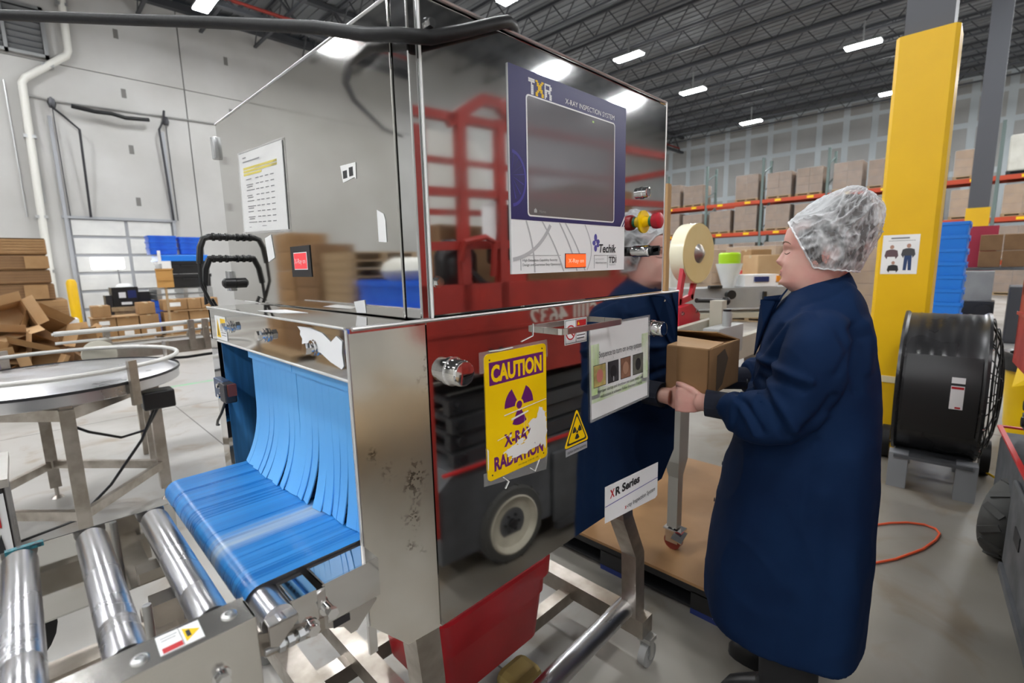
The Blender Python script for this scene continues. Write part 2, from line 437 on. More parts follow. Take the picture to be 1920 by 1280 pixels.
single('sprinkler_pipe', mb, mat('red pipe', (.32, .035, .025), .5), 'long red sprinkler pipe running under the ceiling joists', 'pipe', (5, 15.2, 8.62))
# high bay lights
def hbl():
    t = thing('high_bay_light', 'x', 'ceiling light', (0, 0, 0))
    mb = MB(); mb.bb(-.19, .19, -.50, .50, .03, .09, .02); mb.bb(-.02, .02, -.02, .02, .09, .72); obj('housing', mb, zinc, t)
    mb = MB(); mb.bb(-.17, .17, -.46, .46, 0, .03, .01); obj('lens', mb, lamp_m, t)
    return t
gx = [-11.8, -6.5, -1.2, 4.16, 9.5, 14.8, 19.5, 25.9]; gy = [14.5, 9.07, 3.6, -1.9, -7.4, -10.3]  # the unseen rows just behind the camera are added to brighten the signs
h0 = hbl(); first = True
for i, x in enumerate(gx):
    for j, y in enumerate(gy):
        if (j == 5 and x not in (14.8, 19.5)) or (x, y) in ((9.5, -1.9), (4.16, -1.9), (9.5, -7.4), (9.5, 3.6)): continue
        lab = 'LED high bay light, %s row from rack wall, %s from door wall' % (ORD[7-i], ORD[j])
        o = h0 if first else dup(h0, (0, 0, 0)); first = False
        o.location = (x if j < 5 else x-.9, y, 8.0); o['label'] = lab; o['group'] = 'LED high bay lights'
# things fixed on the concrete wall
mb = MB(); mb.tube([(1.78, 17.86, 9.3), (1.75, 17.86, 7.3), (1.70, 17.86, 7.16), (.84, 17.86, 6.42), (.76, 17.86, 6.28), (.70, 17.86, 2.5), (.68, 17.86, 0)], .085, 10)
t = thing('drain_pipe', 'white drain pipe stepping diagonally down the concrete wall beside the dock door', 'pipe', (.7, 17.86, 0)); obj('pipe', mb, pvc, t)
for p in ((1.75, 17.88, 8.4), (1.3, 17.88, 6.82), (.74, 17.88, 5.0), (.71, 17.88, 3.0), (.69, 17.88, 1.6)):
    mb = MB(); mb.box(p, (.24, .18, .08)); obj('pipe_clamp', mb, zinc, t)
mb = MB(); mb.tube([(.82, 17.95, 3.4), (.80, 17.95, 5.9), (.86, 17.95, 6.03), (1.26, 17.95, 5.98), (3.76, 17.95, 6.05), (6.5, 17.95, 6.12)], .018, 6); mb.tube([(.44, 17.95, 3), (.44, 17.95, 6.3)], .014, 6)
t = thing('wall_cable', 'thin grey cable strung along the concrete wall above the dock door', 'cable', (2.5, 17.95, 6)); obj('cable', mb, zinc, t)
for nm, pts in (('left', [(1.26, 17.9, 6.05), (1.24, 17.8, 5.8), (1.45, 17.6, 5.55), (1.72, 17.7, 5.3), (1.70, 17.9, 3.05)]), ('right', [(3.72, 17.9, 6.2), (3.66, 17.8, 5.9), (3.5, 17.7, 5.6), (3.62, 17.9, 3.05)])):
    mb = MB(); mb.tube(pts, .03, 6); mb.tube([pts[0], (pts[0][0]+.02, 17.95, 3.05)], .012, 5); mb.ball((pts[0][0], 17.85, 5.9), .09, 8, (1, 1, 1.8))
    single('hanging_hose', mb, darkmetal, 'dark hook with hoses hanging on the wall above the %s corner of the dock door' % nm, 'hose', (pts[0][0], 17.9, 5.5))
mb = MB(); mb.tube([(1.63, 17.75, 5.88), (2.1, 17.7, 5.82), (2.45, 17.72, 5.84), (2.75, 17.7, 5.78), (3.3, 17.75, 5.84)], .055, 7)
single('rubber_strip', mb, black_r, 'black rubber strip hanging level on the wall over the dock door', 'strip', (2.4, 17.75, 5.85))
mb = MB(); mb.lathe([(.085, 0), (.085, 1.15), (.05, 1.24), (.0, 1.27)], (1.12, 17.2, 0), seg=16)
def bollard(x, y, lab):
    mb = MB(); mb.lathe([(.11, 0), (.11, 1.28), (.08, 1.36), (.0, 1.39)], (x, y, 0), seg=16)
    single('bollard', mb, yellowpaint, lab, 'bollard', (x, y, 0))
mb.bm.free()
bollard(1.02, 17.0, 'yellow safety bollard standing left of the dock door')
# column and its guard
t = thing('support_column', 'steel column with yellow guard wrap and grey top, nearest the worker', 'column', (4.88, .50, 0))
cm = MB(); cm.bb(4.75, 5.0, .36, .63, 0, 9.2); obj('shaft', cm, columngrey, t)
cm = MB(); cm.prism([(4.715, .345, 0), (4.715, .648, 0), (4.75, .672, 0), (5.0, .672, 0), (5.0, .32, 0), (4.75, .32, 0)], (0, 0, 3.06)); obj('guard', cm, yellowpaint, t)
cm = MB(); cm.bb(4.706, 4.716, .36, .69, .52, .57); obj('tape_band', cm, mat('clear tape band', (.8, .7, .45), .2), t)
t2 = thing('dress_code_poster', 'white poster with three figures taped on the yellow column', 'poster', (4.713, .52, 1.5))
cm = MB(); cm.bb(4.7135, 4.7145, .415, .635, 1.363, 1.655); obj('sheet', cm, paper, t2)
cm = MB(); cm.bb(4.713, 4.7135, .475, .585, 1.625, 1.636); cm.bb(4.713, 4.7135, .44, .60, 1.61, 1.613); obj('print', cm, inkgrey, t2)
def figure(y, z, s_, body, legs, full=True):
    m = MB(); m.prism([(4.7132, y+.009*s_*math.cos(2*PI*k/12), z+.011*s_*math.sin(2*PI*k/12)) for k in range(12)], (-.0004, 0, 0)); obj('printed_head', m, mat('poster skin', (.45, .25, .18), .6) if 'poster skin' not in bpy.data.materials else bpy.data.materials['poster skin'], t2)
    m = MB(); m.prism([(4.7132, y+a*s_, z-b_*s_) for a, b_ in ((.008, .012), (.024, .018), (.029, .045), (.019, .062), (.016, .05), (-.016, .05), (-.019, .062), (-.029, .045), (-.024, .018), (-.008, .012))], (-.0004, 0, 0)); obj('printed_torso', m, body, t2)
    if full:
        m = MB(); m.prism([(4.7132, y+a*s_, z-b_*s_) for a, b_ in ((.015, .05), (.017, .125), (.004, .125), (0, .07), (-.004, .125), (-.017, .125), (-.015, .05))], (-.0004, 0, 0)); obj('printed_legs', m, legs, t2)
figure(.575, 1.565, 1.45, mat('poster shirt', (.12, .07, .08), .6), ink, False)
figure(.475, 1.572, 1.45, mat('poster grey', (.06, .06, .065), .6), mat('poster jeans', (.02, .05, .14), .6))
figure(.560, 1.447, 1.2, ink, ink, False)
t = thing('support_column', 'far grey steel column with short yellow foot wrap, beside the rack', 'column', (17.0, .44, 0))
cm = MB(); cm.bb(16.85, 17.15, .25, .63, 0, 9.2); obj('shaft', cm, columngrey, t)
cm = MB(); cm.bb(16.82, 17.18, .22, .66, 0, 2.62); obj('guard', cm, yellowpaint, t)
# ------------------------------------------------------------------ x-ray machine
FY = .67; HX = .3355; UX = .47
mach = thing('xray_inspection_machine', 'large polished steel x-ray inspection machine with blue strip curtain and touch screen', 'machine', (.86, 1.05, 0))
# upper cabinet
mb = MB(); mb.bb(.474, 1.272, .678, 1.64, 1.418, 1.912, .004); obj('upper_cabinet', mb, mirror_s, mach)
mb = MB(); mb.bb(.484, 1.276, .664, .6775, 1.416, 1.908, .003); upd = obj('upper_door', mb, mirror_s, mach)
mb = MB(); mb.bb(.462, .4735, .716, 1.642, 1.412, 1.914, .002); obj('side_door', mb, mirror, mach)
mb = MB(); mb.bb(.464, .484, .668, .713, 1.412, 1.916, .003); obj('corner_post', mb, mirror_s, mach)
mb = MB(); mb.cyl((.483, .6645, 1.414), (.483, .6645, 1.912), .0022, seg=8); obj('door_gasket', mb, white_p, mach)
mb = MB(); mb.bb(.462, 1.278, .666, 1.642, 1.912, 1.917); obj('top_plate', mb, mirror, mach)
for a_ in (((.462, .666, 1.9165), (1.278, .666, 1.9165)), ((.462, .666, 1.9165), (.462, 1.642, 1.9165)), ((1.277, .665, 1.415), (1.277, .665, 1.9165))):
    mb = MB(); mb.cyl(*a_, .0026, seg=8); obj('bright_edge', mb, edge_m, mach)
for p in ((.497, .664, 1.474), (.503, .664, 1.872)):
    mb = MB(); mb.hexbolt(p, (0, -1, 0), .0075, .007); obj('bolt', mb, chrome, mach)
for z in (1.853, 1.47):
    mb = MB(); mb.bb(.452, .4735, 1.635, 1.668, z-.03, z+.03, .003); mb.cyl((.455, 1.655, z-.03), (.455, 1.655, z+.03), .006, seg=10); obj('hinge', mb, zinc, mach)
# lower cabinet, front plates with bevelled foot corners
def front(x0, x1, y0, y1, cl, cr, z0=.843, z1=1.411, dz=.074):
    P = [(x0, z1), (x0, z0+dz if cl else z0)] + ([(x0+.068, z0)] if cl else []) + ([(x1-.075, z0), (x1, z0+dz)] if cr else [(x1, z0)]) + [(x1, z1)]
    m = MB(); m.prism([(x, y0, z) for x, z in P], (0, y1-y0, 0)); return m
obj('lower_cabinet', front(.474, 1.38, .676, 1.42, False, True), mirror, mach)
ld = obj('lower_door', front(.472, 1.386, .6675, .6755, False, True), mirror, mach)
sp_m = front(.3375, .470, .669, .684, True, False)
for v in sp_m.bm.verts:
    if v.co.y < .675: v.co.y += .0125*(.470-v.co.x)/.1325       # the bent side plate toes in towards the hood mouth
sp = obj('hood_side_panel', sp_m, stainedsteel, mach)
mb = MB(); mb.cyl((.34, .669, 1.4105), (1.386, .669, 1.4105), .0035, seg=8); obj('ledge_edge', mb, edge_m, mach)
mb = MB(); mb.bb(.336, .474, .669, 1.43, 1.404, 1.411); mb.bb(.474, .482, .668, 1.43, 1.404, 1.411); obj('hood_top', mb, mirror, mach)
mb = MB(); mb.bb(.338, .344, .684, 1.425, 1.328, 1.404); obj('hood_header', mb, mirror, mach)
mb = MB(); mb.bb(.3355, .345, .6815, .686, .92, 1.404); mb.bb(.3375, .352, .684, .690, .86, 1.33); obj('hood_corner_flange', mb, mirror, mach)
mb = MB(); mb.cyl((.3368, .6812, .918), (.3368, .6812, 1.409), .0030, seg=8); mb.cyl((.3365, .684, .92), (.3365, .684, 1.328), .0014, seg=8); tag(obj('bright_edge', mb, edge_m, mach), kind='stuff')
for a_ in (((.336, .684, 1.4105), (.336, 1.428, 1.4105)), ((.337, .684, 1.329), (.337, 1.37, 1.329))):
    mb = MB(); mb.cyl(*a_, .0022, seg=8); obj('bright_edge', mb, edge_m, mach)
mb = MB(); mb.bb(.338, .474, 1.415, 1.425, .86, 1.404); mb.bb(.336, .345, 1.372, 1.428, .86, 1.33); obj('hood_far_post', mb, mirror, mach)
mb = MB(); mb.bb(.345, .47, 1.37, 1.376, .95, 1.40); obj('hood_inner_wall', mb, mat('painted curtain reflection', (.055, .24, .56), .3, 0, (.018, .07, .17), 26, (1.4, 1, .10), rough2=.45, spec=.6), mach)  # steel wall; the curtain's streaky blue reflection is painted into its colour
mb = MB(); mb.bb(.466, .473, .69, 1.41, .93, 1.40); obj('tunnel_back', mb, darkmetal, mach)
mb = MB(); mb.bb(.345, .466, 1.20, 1.37, .98, .995); obj('hood_floor', mb, satin, mach)
# hood bolts
for y, z in ((1.253, 1.372), (1.023, 1.372), (.798, 1.370)):
    mb = MB(); mb.hexbolt((.338, y, z), (-1, 0, 0), .0105, .009, shank=.008); mb.cyl((.333, y, z), (.3315, y, z), .0135, seg=18); obj('bolt', mb, chrome, mach)
# stickers on the hood
mb = MB(); mb.bb(.3368, .3376, 1.285, 1.372, 1.334, 1.392); st = obj('caution_sticker', mb, white_p, mach); st['label'] = 'small white and yellow caution sticker'
mb = MB(); mb.prism([(.3366, 1.365, 1.340), (.3366, 1.333, 1.340), (.3366, 1.349, 1.385)], (-.0003, 0, 0)); mb.bb(.3363, .3366, 1.288, 1.327, 1.372, 1.387); obj('warning_triangle', mb, yellow, st)
mb = MB(); mb.prism([(.3362, 1.352, 1.344), (.3362, 1.346, 1.344), (.3362, 1.349, 1.372)], (-.0003, 0, 0)); mb.bb(.3363, .3366, 1.288, 1.33, 1.357, 1.3585)
for k in range(4): mb.bb(.3363, .3366, 1.29, 1.327-.004*(k % 2), 1.364-k*.006, 1.3652-k*.006)
obj('print', mb, ink, st)
def torn(pts, axis_x, d, m, name, lab=None):
    mb = MB(); mb.prism(pts, d); o = obj(name, mb, m, mach)
    if lab: o['label'] = lab
    return o
tp = [(.3372, .862, 1.402), (.3372, .85, 1.395), (.3372, .853, 1.388), (.3372, .845, 1.381), (.3372, .848, 1.372), (.3372, .80, 1.367), (.3372, .775, 1.364), (.3372, .742, 1.353), (.3372, .705, 1.346), (.3372, .697, 1.352), (.3372, .700, 1.372), (.3372, .696, 1.39), (.3372, .715, 1.397), (.3372, .735, 1.386), (.3372, .765, 1.398), (.3372, .81, 1.403)]
torn(tp, 1, (-.0006, 0, 0), white_p, 'tape_patch', 'torn white tape patch')
torn([(.37, 1.16, 1.4112), (.375, 1.05, 1.4112), (.415, 1.0, 1.4112), (.418, 1.13, 1.4112)], 0, (0, 0, .0005), white_p, 'top_sticker', 'white sticker with red mark on hood top')
# stickers on the upper side door
torn([(.4614, .783, 1.60), (.4614, .762, 1.592), (.4614, .757, 1.58), (.4614, .757, 1.543), (.4614, .783, 1.545)], 0, (-.0005, 0, 0), white_p, 'torn_label')
torn([(.4614, .905, 1.692), (.4614, .846, 1.690), (.4614, .848, 1.66), (.4614, .853, 1.665), (.4614, .898, 1.66)], 0, (-.0005, 0, 0), paper, 'torn_label')
mb = MB(); mb.bb(.4606, .4609, .88, .896, 1.667, 1.681); mb.bb(.4606, .4609, .857, .872, 1.668, 1.684); obj('print', mb, ink, mach)
torn([(.4614, .89, 1.435), (.4614, .848, 1.44), (.4614, .845, 1.415), (.4614, .882, 1.414)], 0, (-.0005, 0, 0), white_p, 'torn_label')
torn([(.4614, 1.335, 1.58), (.4614, 1.29, 1.587), (.4614, 1.28, 1.53), (.4614, 1.325, 1.52)], 0, (-.0006, 0, 0), white_p, 'torn_label')
mb = MB(); mb.bb(.4604, .4616, 1.072, 1.178, 1.483, 1.552, 0); xo = obj('xray_on_sign', mb, black_p, mach)
mb = MB(); mb.bb(.4600, .4606, 1.089, 1.161, 1.499, 1.538); obj('sign_border', mb, white_p, xo)
mb = MB(); mb.bb(.4596, .4602, 1.091, 1.159, 1.501, 1.536); obj('sign_panel', mb, mat('red sign panel', (.85, .06, .07), .4, emit=.25), xo)
text('lettering', 'X-Ray on', (.4594, 1.125, 1.513), (0, -1, 0), (0, 0, 1), .016, white_p, xo, width=.058, align='CENTER')
# display board
mb = MB(); mb.bb(.6725, 1.0705, .6612, .6645, 1.4815, 1.8600); dp = obj('display_board', mb, white_p, mach)
nv = [(.6725, 1.860), (1.0705, 1.860), (1.0705, 1.612), (1.051, 1.585), (.6725, 1.585)]
mb = MB(); mb.prism([(x, .6612, z) for x, z in nv], (0, -.0005, 0)); obj('navy_field', mb, navy, dp)
mb = MB(); mb.prism([(1.0575, .6607, 1.585), (1.0618, .6607, 1.585), (1.0705, .6607, 1.597), (1.0705, .6607, 1.603)], (0, .0008, 0)); mb.prism([(1.0665, .6607, 1.585), (1.0705, .6607, 1.585), (1.0705, .6607, 1.5905)], (0, .0008, 0)); obj('navy_stripe', mb, navy, dp)
# touch screen with white line frame
def rrect(x0, x1, z0, z1, r, n=5):
    P = []
    for cx_, cz_, a0 in ((x1-r, z1-r, 0), (x0+r, z1-r, 90), (x0+r, z0+r, 180), (x1-r, z0+r, 270)):
        for k in range(n+1):
            a = math.radians(a0+90*k/n); P.append((cx_+r*math.cos(a), cz_+r*math.sin(a)))
    return P
mb = MB(); P1 = rrect(.7185, 1.0225, 1.5925, 1.8175, .008); mb.prism([(x, .6606, z) for x, z in P1], (0, -.0004, 0)); obj('screen_frame', mb, white_p, dp)
mb = MB(); P1 = rrect(.7215, 1.0195, 1.5955, 1.8145, .006); mb.prism([(x, .6603, z) for x, z in P1], (0, -.0005, 0)); sc = obj('touch_screen', mb, screen_m, dp)
text('lettering', 'Home', (.752, .6594, 1.601), (1, 0, 0), (0, 0, 1), .008, inkgrey, dp)
mb = MB(); mb.prism([(.7365, .6597, 1.6005), (.7445, .6597, 1.6005), (.7445, .6597, 1.6055), (.7405, .6597, 1.609), (.7365, .6597, 1.6055)], (0, -.0004, 0)); obj('home_icon', mb, greyprint, dp)
mb = MB(); mb.bb(.932, .938, .6594, .6597, 1.803, 1.807); obj('status_mark', mb, green_print, dp)
# TXR dots
dots = {'T': ['11111', '11111', '00100', '00110', '00110', '00110', '00110', '00110'], 'X': ['1100011', '0110110', '0111100', '0011100', '0011110', '0110110', '1100011', '1100011'], 'R': ['111110', '100011', '100011', '111110', '110110', '110011', '110011', '100011']}
x = .7265
for ch, m_, w in (('T', greyprint, .0036), ('X', yellow, .0034), ('R', greyprint, .0036)):
    mb = MB()
    for r, row in enumerate(dots[ch]):
        for c, v in enumerate(row):
            if v == '1': mb.bb(x+c*w, x+c*w+w*.86, .6602, .6608, 1.8475-r*.0036-.0031, 1.8475-r*.0036)
    o = obj('logo_letter', mb, white_p if ch != 'X' else yellow, dp)
    x += len(dots[ch][0])*w+.0025
text('lettering', 'X-RAY INSPECTION SYSTEM', (.838, .6604, 1.8235), (1, 0, 0), (0, 0, 1), .0145, white_p, dp, width=.181)
# wheel pattern printed over the board
def arc_strip(cx_, cz_, r, w, a0, a1, clip, m_, n=28, ex=1.0):
    mb = MB(); prev = None
    for k in range(n+1):
        a = math.radians(a0+(a1-a0)*k/n)
        p = (cx_+r*math.cos(a)*ex, cz_+r*math.sin(a)); q = (cx_+(r-w)*math.cos(a)*ex, cz_+(r-w)*math.sin(a))
        ok = all(.6728 < t_[0] < 1.070 and clip[0] < t_[1] < clip[1] for t_ in (p, q))
        if prev and ok: mb.prism([(prev[0][0], .6606, prev[0][1]), (p[0], .6606, p[1]), (q[0], .6606, q[1]), (prev[1][0], .6606, prev[1][1])], (0, -.0002, 0))
        prev = (p, q) if ok else None
    return mb
lilac = mat('lilac line', (.06, .055, .30), .4)
obj('line_print', arc_strip(.675, 1.66, .052, .006, -85, 85, (1.586, 1.8), lilac, ex=.8), lilac, dp)
mb = MB()
for a in (75, 52, 28, 5, -20, -48, -72):
    a = math.radians(a); mb.prism([(.674, .6606, 1.665), (.674+.036*math.cos(a), .6606, 1.665+.045*math.sin(a)), (.676+.036*math.cos(a), .6606, 1.667+.045*math.sin(a))], (0, -.0002, 0))
obj('line_print', mb, lilac, dp)
gl = mat('pale line print', (.50, .50, .51), .45)
obj('line_print', arc_strip(.66, 1.66, .155, .0075, -90, -10, (1.4825, 1.5845), gl), gl, dp)
mb = MB()
for x0, x1 in ((.712, .735), (.76, .828), (.815, .875), (.835, .905)):
    n = 8
    for k in range(n):
        t0, t1 = k/n, (k+1)/n
        f_ = lambda t: (x0+(x1-x0)*(t**1.0)+.006*math.sin(t*PI), 1.584-t*.101)
        a_, b_ = f_(t0), f_(t1); mb.prism([(a_[0], .6607, a_[1]), (a_[0]+.004, .6607, a_[1]), (b_[0]+.004, .6607, b_[1]), (b_[0], .6607, b_[1])], (0, -.0002, 0))
obj('line_print', mb, gl, dp)
mb = MB()
for k in range(9):
    f_ = lambda t: (.905-.0+.025*math.sin(t*PI*.9), 1.584-t*.101)
    a_, b_ = f_(k/9), f_((k+1)/9); mb.prism([(a_[0], .6607, a_[1]), (a_[0]+.0025, .6607, a_[1]), (b_[0]+.0025, .6607, b_[1]), (b_[0], .6607, b_[1])], (0, -.0002, 0))
obj('line_print', mb, gl, dp)
# maker logo
mb = MB()
for (lx, lz, rx, rz_) in ((.9475, 1.5565, .0055, .0085), (.957, 1.5475, .0065, .0055), (.9415, 1.5445, .006, .0055), (.9475, 1.5325, .0055, .0075), (.9565, 1.539, .005, .004)):
    mb.prism([(lx+rx*math.cos(2*PI*k/16), .6608, lz+rz_*math.sin(2*PI*k/16)) for k in range(16)], (0, -.0004, 0))
obj('logo_mark', mb, navy2, dp)
text('lettering', 'Techik', (.961, .6606, 1.5235), (1, 0, 0), (0, 0, 1), .0265, ink, dp, width=.071, bold=.022, shear=.18)
mb = MB(); mb.bb(.9425, 1.036, .6606, .6612, 1.5162, 1.5170); mb.bb(.9425, .9432, .6606, .6612, 1.487, 1.5170); mb.bb(.9965, .9972, .6606, .6612, 1.487, 1.5170); mb.bb(.6965, .82, .6606, .6612, 1.5165, 1.5172); mb.bb(.6965, .6972, .6606, .6612, 1.488, 1.5172); obj('rule_print', mb, inkgrey, dp)
text('lettering', 'TDI', (1.0015, .6606, 1.499), (1, 0, 0), (0, 0, 1), .0205, ink, dp, width=.0325, bold=.02)
text('lettering', 'PACKSYS', (1.004, .6606, 1.4925), (1, 0, 0), (0, 0, 1), .0042, inkgrey, dp, width=.027)
text('lettering', 'INTEGRATED', (.9465, .6606, 1.506), (1, 0, 0), (0, 0, 1), .005, greyprint, dp, width=.035)
text('lettering', 'tdipacksys.com', (.9465, .6606, 1.498), (1, 0, 0), (0, 0, 1), .006, ink, dp, width=.046)
text('lettering', 'High Detection Capability Security', (.7015, .6606, 1.5055), (1, 0, 0), (0, 0, 1), .0066, ink, dp, width=.107)
text('lettering', 'Design and Guarantee Easy Operations', (.7015, .6606, 1.4965), (1, 0, 0), (0, 0, 1), .0066, ink, dp, width=.118)
mb = MB(); mb.bb(.8345, .9095, .6598, .6613, 1.4895, 1.521, .001); lm = obj('xray_lamp', mb, ink, dp)
mb = MB(); mb.bb(.8363, .9077, .6592, .66, 1.4912, 1.5193); obj('lamp_face', mb, redpanel, dp)
text('lettering', 'X-Ray on', (.872, .6590, 1.501), (1, 0, 0), (0, 0, 1), .0125, mat('lit lettering', (1, .55, .42), .5, emit=.5), dp, width=.055, align='CENTER')
# operator controls
def ring(mb, p, r0, r1, h, d=(0, -1, 0), seg=24):
    mb.lathe([(r1, 0), (r1, h), (r0, h), (r0, h*.4)], p, d, seg)
mb = MB(); mb.lathe([(.0155, 0), (.0155, .004), (.0135, .006), (.0135, .017), (.0105, .018), (.0105, .013), (0, .013)], (1.158, .664, 1.674), (0, -1, 0)); pb = obj('push_button', mb, chrome, mach)
mb = MB(); mb.cyl((1.158, .652, 1.674), (1.158, .6475, 1.674), .0100, seg=20); obj('button_cap', mb, mat('grey lens', (.16, .16, .17), .3), pb)
mb = MB(); mb.lathe([(.029, 0), (.029, .003), (.015, .004), (.013, .02), (.013, .028), (0, .028)], (1.166, .664, 1.602), (0, -1, 0)); es = obj('emergency_stop', mb, yellow, mach); es['label'] = 'red emergency stop on a yellow collar'
mb = MB(); mb.lathe([(.0135, .02), (.0135, .027), (0, .027)], (1.166, .664, 1.602), (0, -1, 0)); obj('stop_ring', mb, mat('green ring', (.03, .2, .09), .4), es)
mb = MB(); mb.lathe([(.012, .026), (.019, .03), (.0205, .038), (.0195, .047), (.012, .051), (0, .051)], (1.166, .664, 1.602), (0, -1, 0)); obj('stop_head', mb, mat('stop red', (.50, .015, .03), .35), es)
mb = MB(); mb.lathe([(.0150, 0), (.0150, .022), (.013, .026), (0, .026)], (1.158, .664, 1.527), (0, -1, 0)); ks = obj('key_switch', mb, chrome, mach)
mb = MB(); mb.lathe([(.0125, .026), (.0125, .036), (.0, .036)], (1.158, .664, 1.527), (0, -1, 0)); mb.box((1.158, .622, 1.527), (.008, .016, .024)); mb.prism([(1.154, .63, 1.531), (1.154, .612, 1.536), (1.154, .612, 1.526), (1.154, .63, 1.522)], (.008, 0, 0)); obj('key_handle', mb, black_p, ks)
# lower door: latches, handle, stickers
for p, r in (((.523, .6675, 1.316), .0235), ((1.234, .6675, 1.315), .021)):
    mb = MB(); mb.lathe([(r*1.12, 0), (r*1.12, .004), (r, .005), (r, .03), (r*.9, .034), (r*.82, .0345), (0, .0345)], p, (0, -1, 0), 28); o = obj('door_latch', mb, chrome, mach)
hp = [(.772, .667, 1.361), (.772, .630, 1.361), (.776, .622, 1.361), (.786, .618, 1.361), (.985, .618, 1.361), (.995, .622, 1.361), (.999, .630, 1.361), (.999, .667, 1.361)]
mb = MB()
for a_, b_ in zip(hp, hp[1:]): mb.bar(a_, b_, .006, .0125)
obj('door_handle', mb, satin, mach)
mb = MB(); mb.bb(.840, .922, .6667, .6674, 1.319, 1.376); hl = obj('hazard_sticker', mb, white_p, mach); hl['label'] = 'white pinch hazard sticker behind the handle'
mb = MB(); mb.lathe([(.017, 0), (.017, .0004), (.014, .0004), (.014, 0)], (.861, .6667, 1.346), (0, -1, 0), 24, cap=False); mb.bar((.850, .6665, 1.356), (.872, .6665, 1.336), .0006, .003); mb.bb(.883, .918, .6663, .6667, 1.358, 1.372); obj('red_mark', mb, red_print, hl)
mb = MB(); mb.prism([(.886, .6662, 1.361), (.894, .6662, 1.361), (.890, .6662, 1.369)], (0, .0003, 0)); obj('yellow_mark', mb, yellow, hl)
mb = MB()
for a_ in ((.842, .92, 1.3735, 1.3745), (.842, .92, 1.3215, 1.3225), (.842, .843, 1.3215, 1.3745), (.919, .92, 1.3215, 1.3745), (.880, .881, 1.3215, 1.3745)): mb.bb(a_[0], a_[1], .6663, .6667, a_[2], a_[3])
for k in range(4): mb.bb(.884, .915-.003*(k % 2), .6663, .6667, 1.350-k*.007, 1.352-k*.007)
obj('print', mb, ink, hl)
# triangle
def tri(x, z, w, h, r, y, mm, nm, par):
    P = []; V = [Vector((x, z+h)), Vector((x-w, z)), Vector((x+w, z))]
    c = (V[0]+V[1]+V[2])/3
    for i in range(3):
        p, a_, b_ = V[i], V[i-1], V[(i+1) % 3]
        d1 = (a_-p).normalized(); d2 = (b_-p).normalized()
        for k in range(5):
            t = k/4; q0 = p+d1*r*(1-t)**1; q = p+d1*r*(1-t)*(1-t)+d2*r*t*t
            P.append((q.x, y, q.y))
    mb = MB(); mb.prism(P, (0, -.0004, 0)); return obj(nm, mb, mm, par)
t1 = tri(.8835, 1.0765, .0475, .0885, .010, .6674, yellow, 'radiation_triangle', mach); t1['label'] = 'yellow triangular radiation warning sticker'
tri(.8835, 1.0815, .040, .0745, .008, .6670, ink, 'black_border', t1)
tri(.8835, 1.0860, .0335, .0620, .007, .6666, yellow, 'yellow_field', t1)
def trefoil(cx_, cz_, r, y, m_, par, rot0=90, nm='trefoil'):
    mb = MB()
    for a0 in (30, 150, 270):
        P = []
        for k in range(9):
            a = math.radians(a0-30+60*k/8); P.append((cx_+r*math.cos(a), y, cz_+r*math.sin(a)))
        for k in range(5):
            a = math.radians(a0+30-60*k/4); P.append((cx_+r*.3*math.cos(a), y, cz_+r*.3*math.sin(a)))
        mb.prism(P, (0, -.0004, 0))
    mb.prism([(cx_+r*.2*math.cos(2*PI*k/14), y, cz_+r*.2*math.sin(2*PI*k/14)) for k in range(14)], (0, -.0004, 0))
    return obj(nm, mb, m_, par)
trefoil(.8835, 1.108, .0175, .6662, ink, t1)
mb = MB(); mb.bb(.842, .925, .6672, .6675, 1.0565, 1.0735); cs = obj('caution_strip', mb, mat('grey label', (.33, .33, .34), .4), mach)
text('lettering', 'CAUTION  IONIZING  RADIATION', (.8835, .6670, 1.0615), (1, 0, 0), (0, 0, 1), .008, ink, cs, width=.072, align='CENTER')
# series plate
mb = MB(); mb.prism([(1.004, .6674, .925), (1.284, .6674, .905), (1.284, .6674, .800), (1.272, .6674, .795), (1.004, .6674, .824)], (0, -.0006, 0)); xp = obj('series_plate', mb, white_p, mach)
xp.data.materials[0] = white_p
text('lettering', 'X', (1.026, .6666, .8855), (1, 0, -.03), (.03, 0, 1), .032, red_print, xp, width=.022, bold=.03)
text('lettering', 'R Series', (1.052, .6666, .8845), (1, 0, -.03), (.03, 0, 1), .032, ink, xp, width=.125, bold=.04)
mb = MB(); mb.prism([(1.004, .6667, .8705), (1.284, .6667, .8585), (1.284, .6667, .8565), (1.004, .6667, .8685)], (0, -.0003, 0)); obj('blue_rule', mb, navy2, xp)
text('lettering', 'x', (1.10, .6666, .827), (1, 0, -.03), (.03, 0, 1), .018, red_print, xp, width=.0085, bold=.03)
text('lettering', '-ray Inspection System', (1.110, .6666, .8265), (1, 0, -.03), (.03, 0, 1), .0175, ink, xp, width=.158, bold=.01)
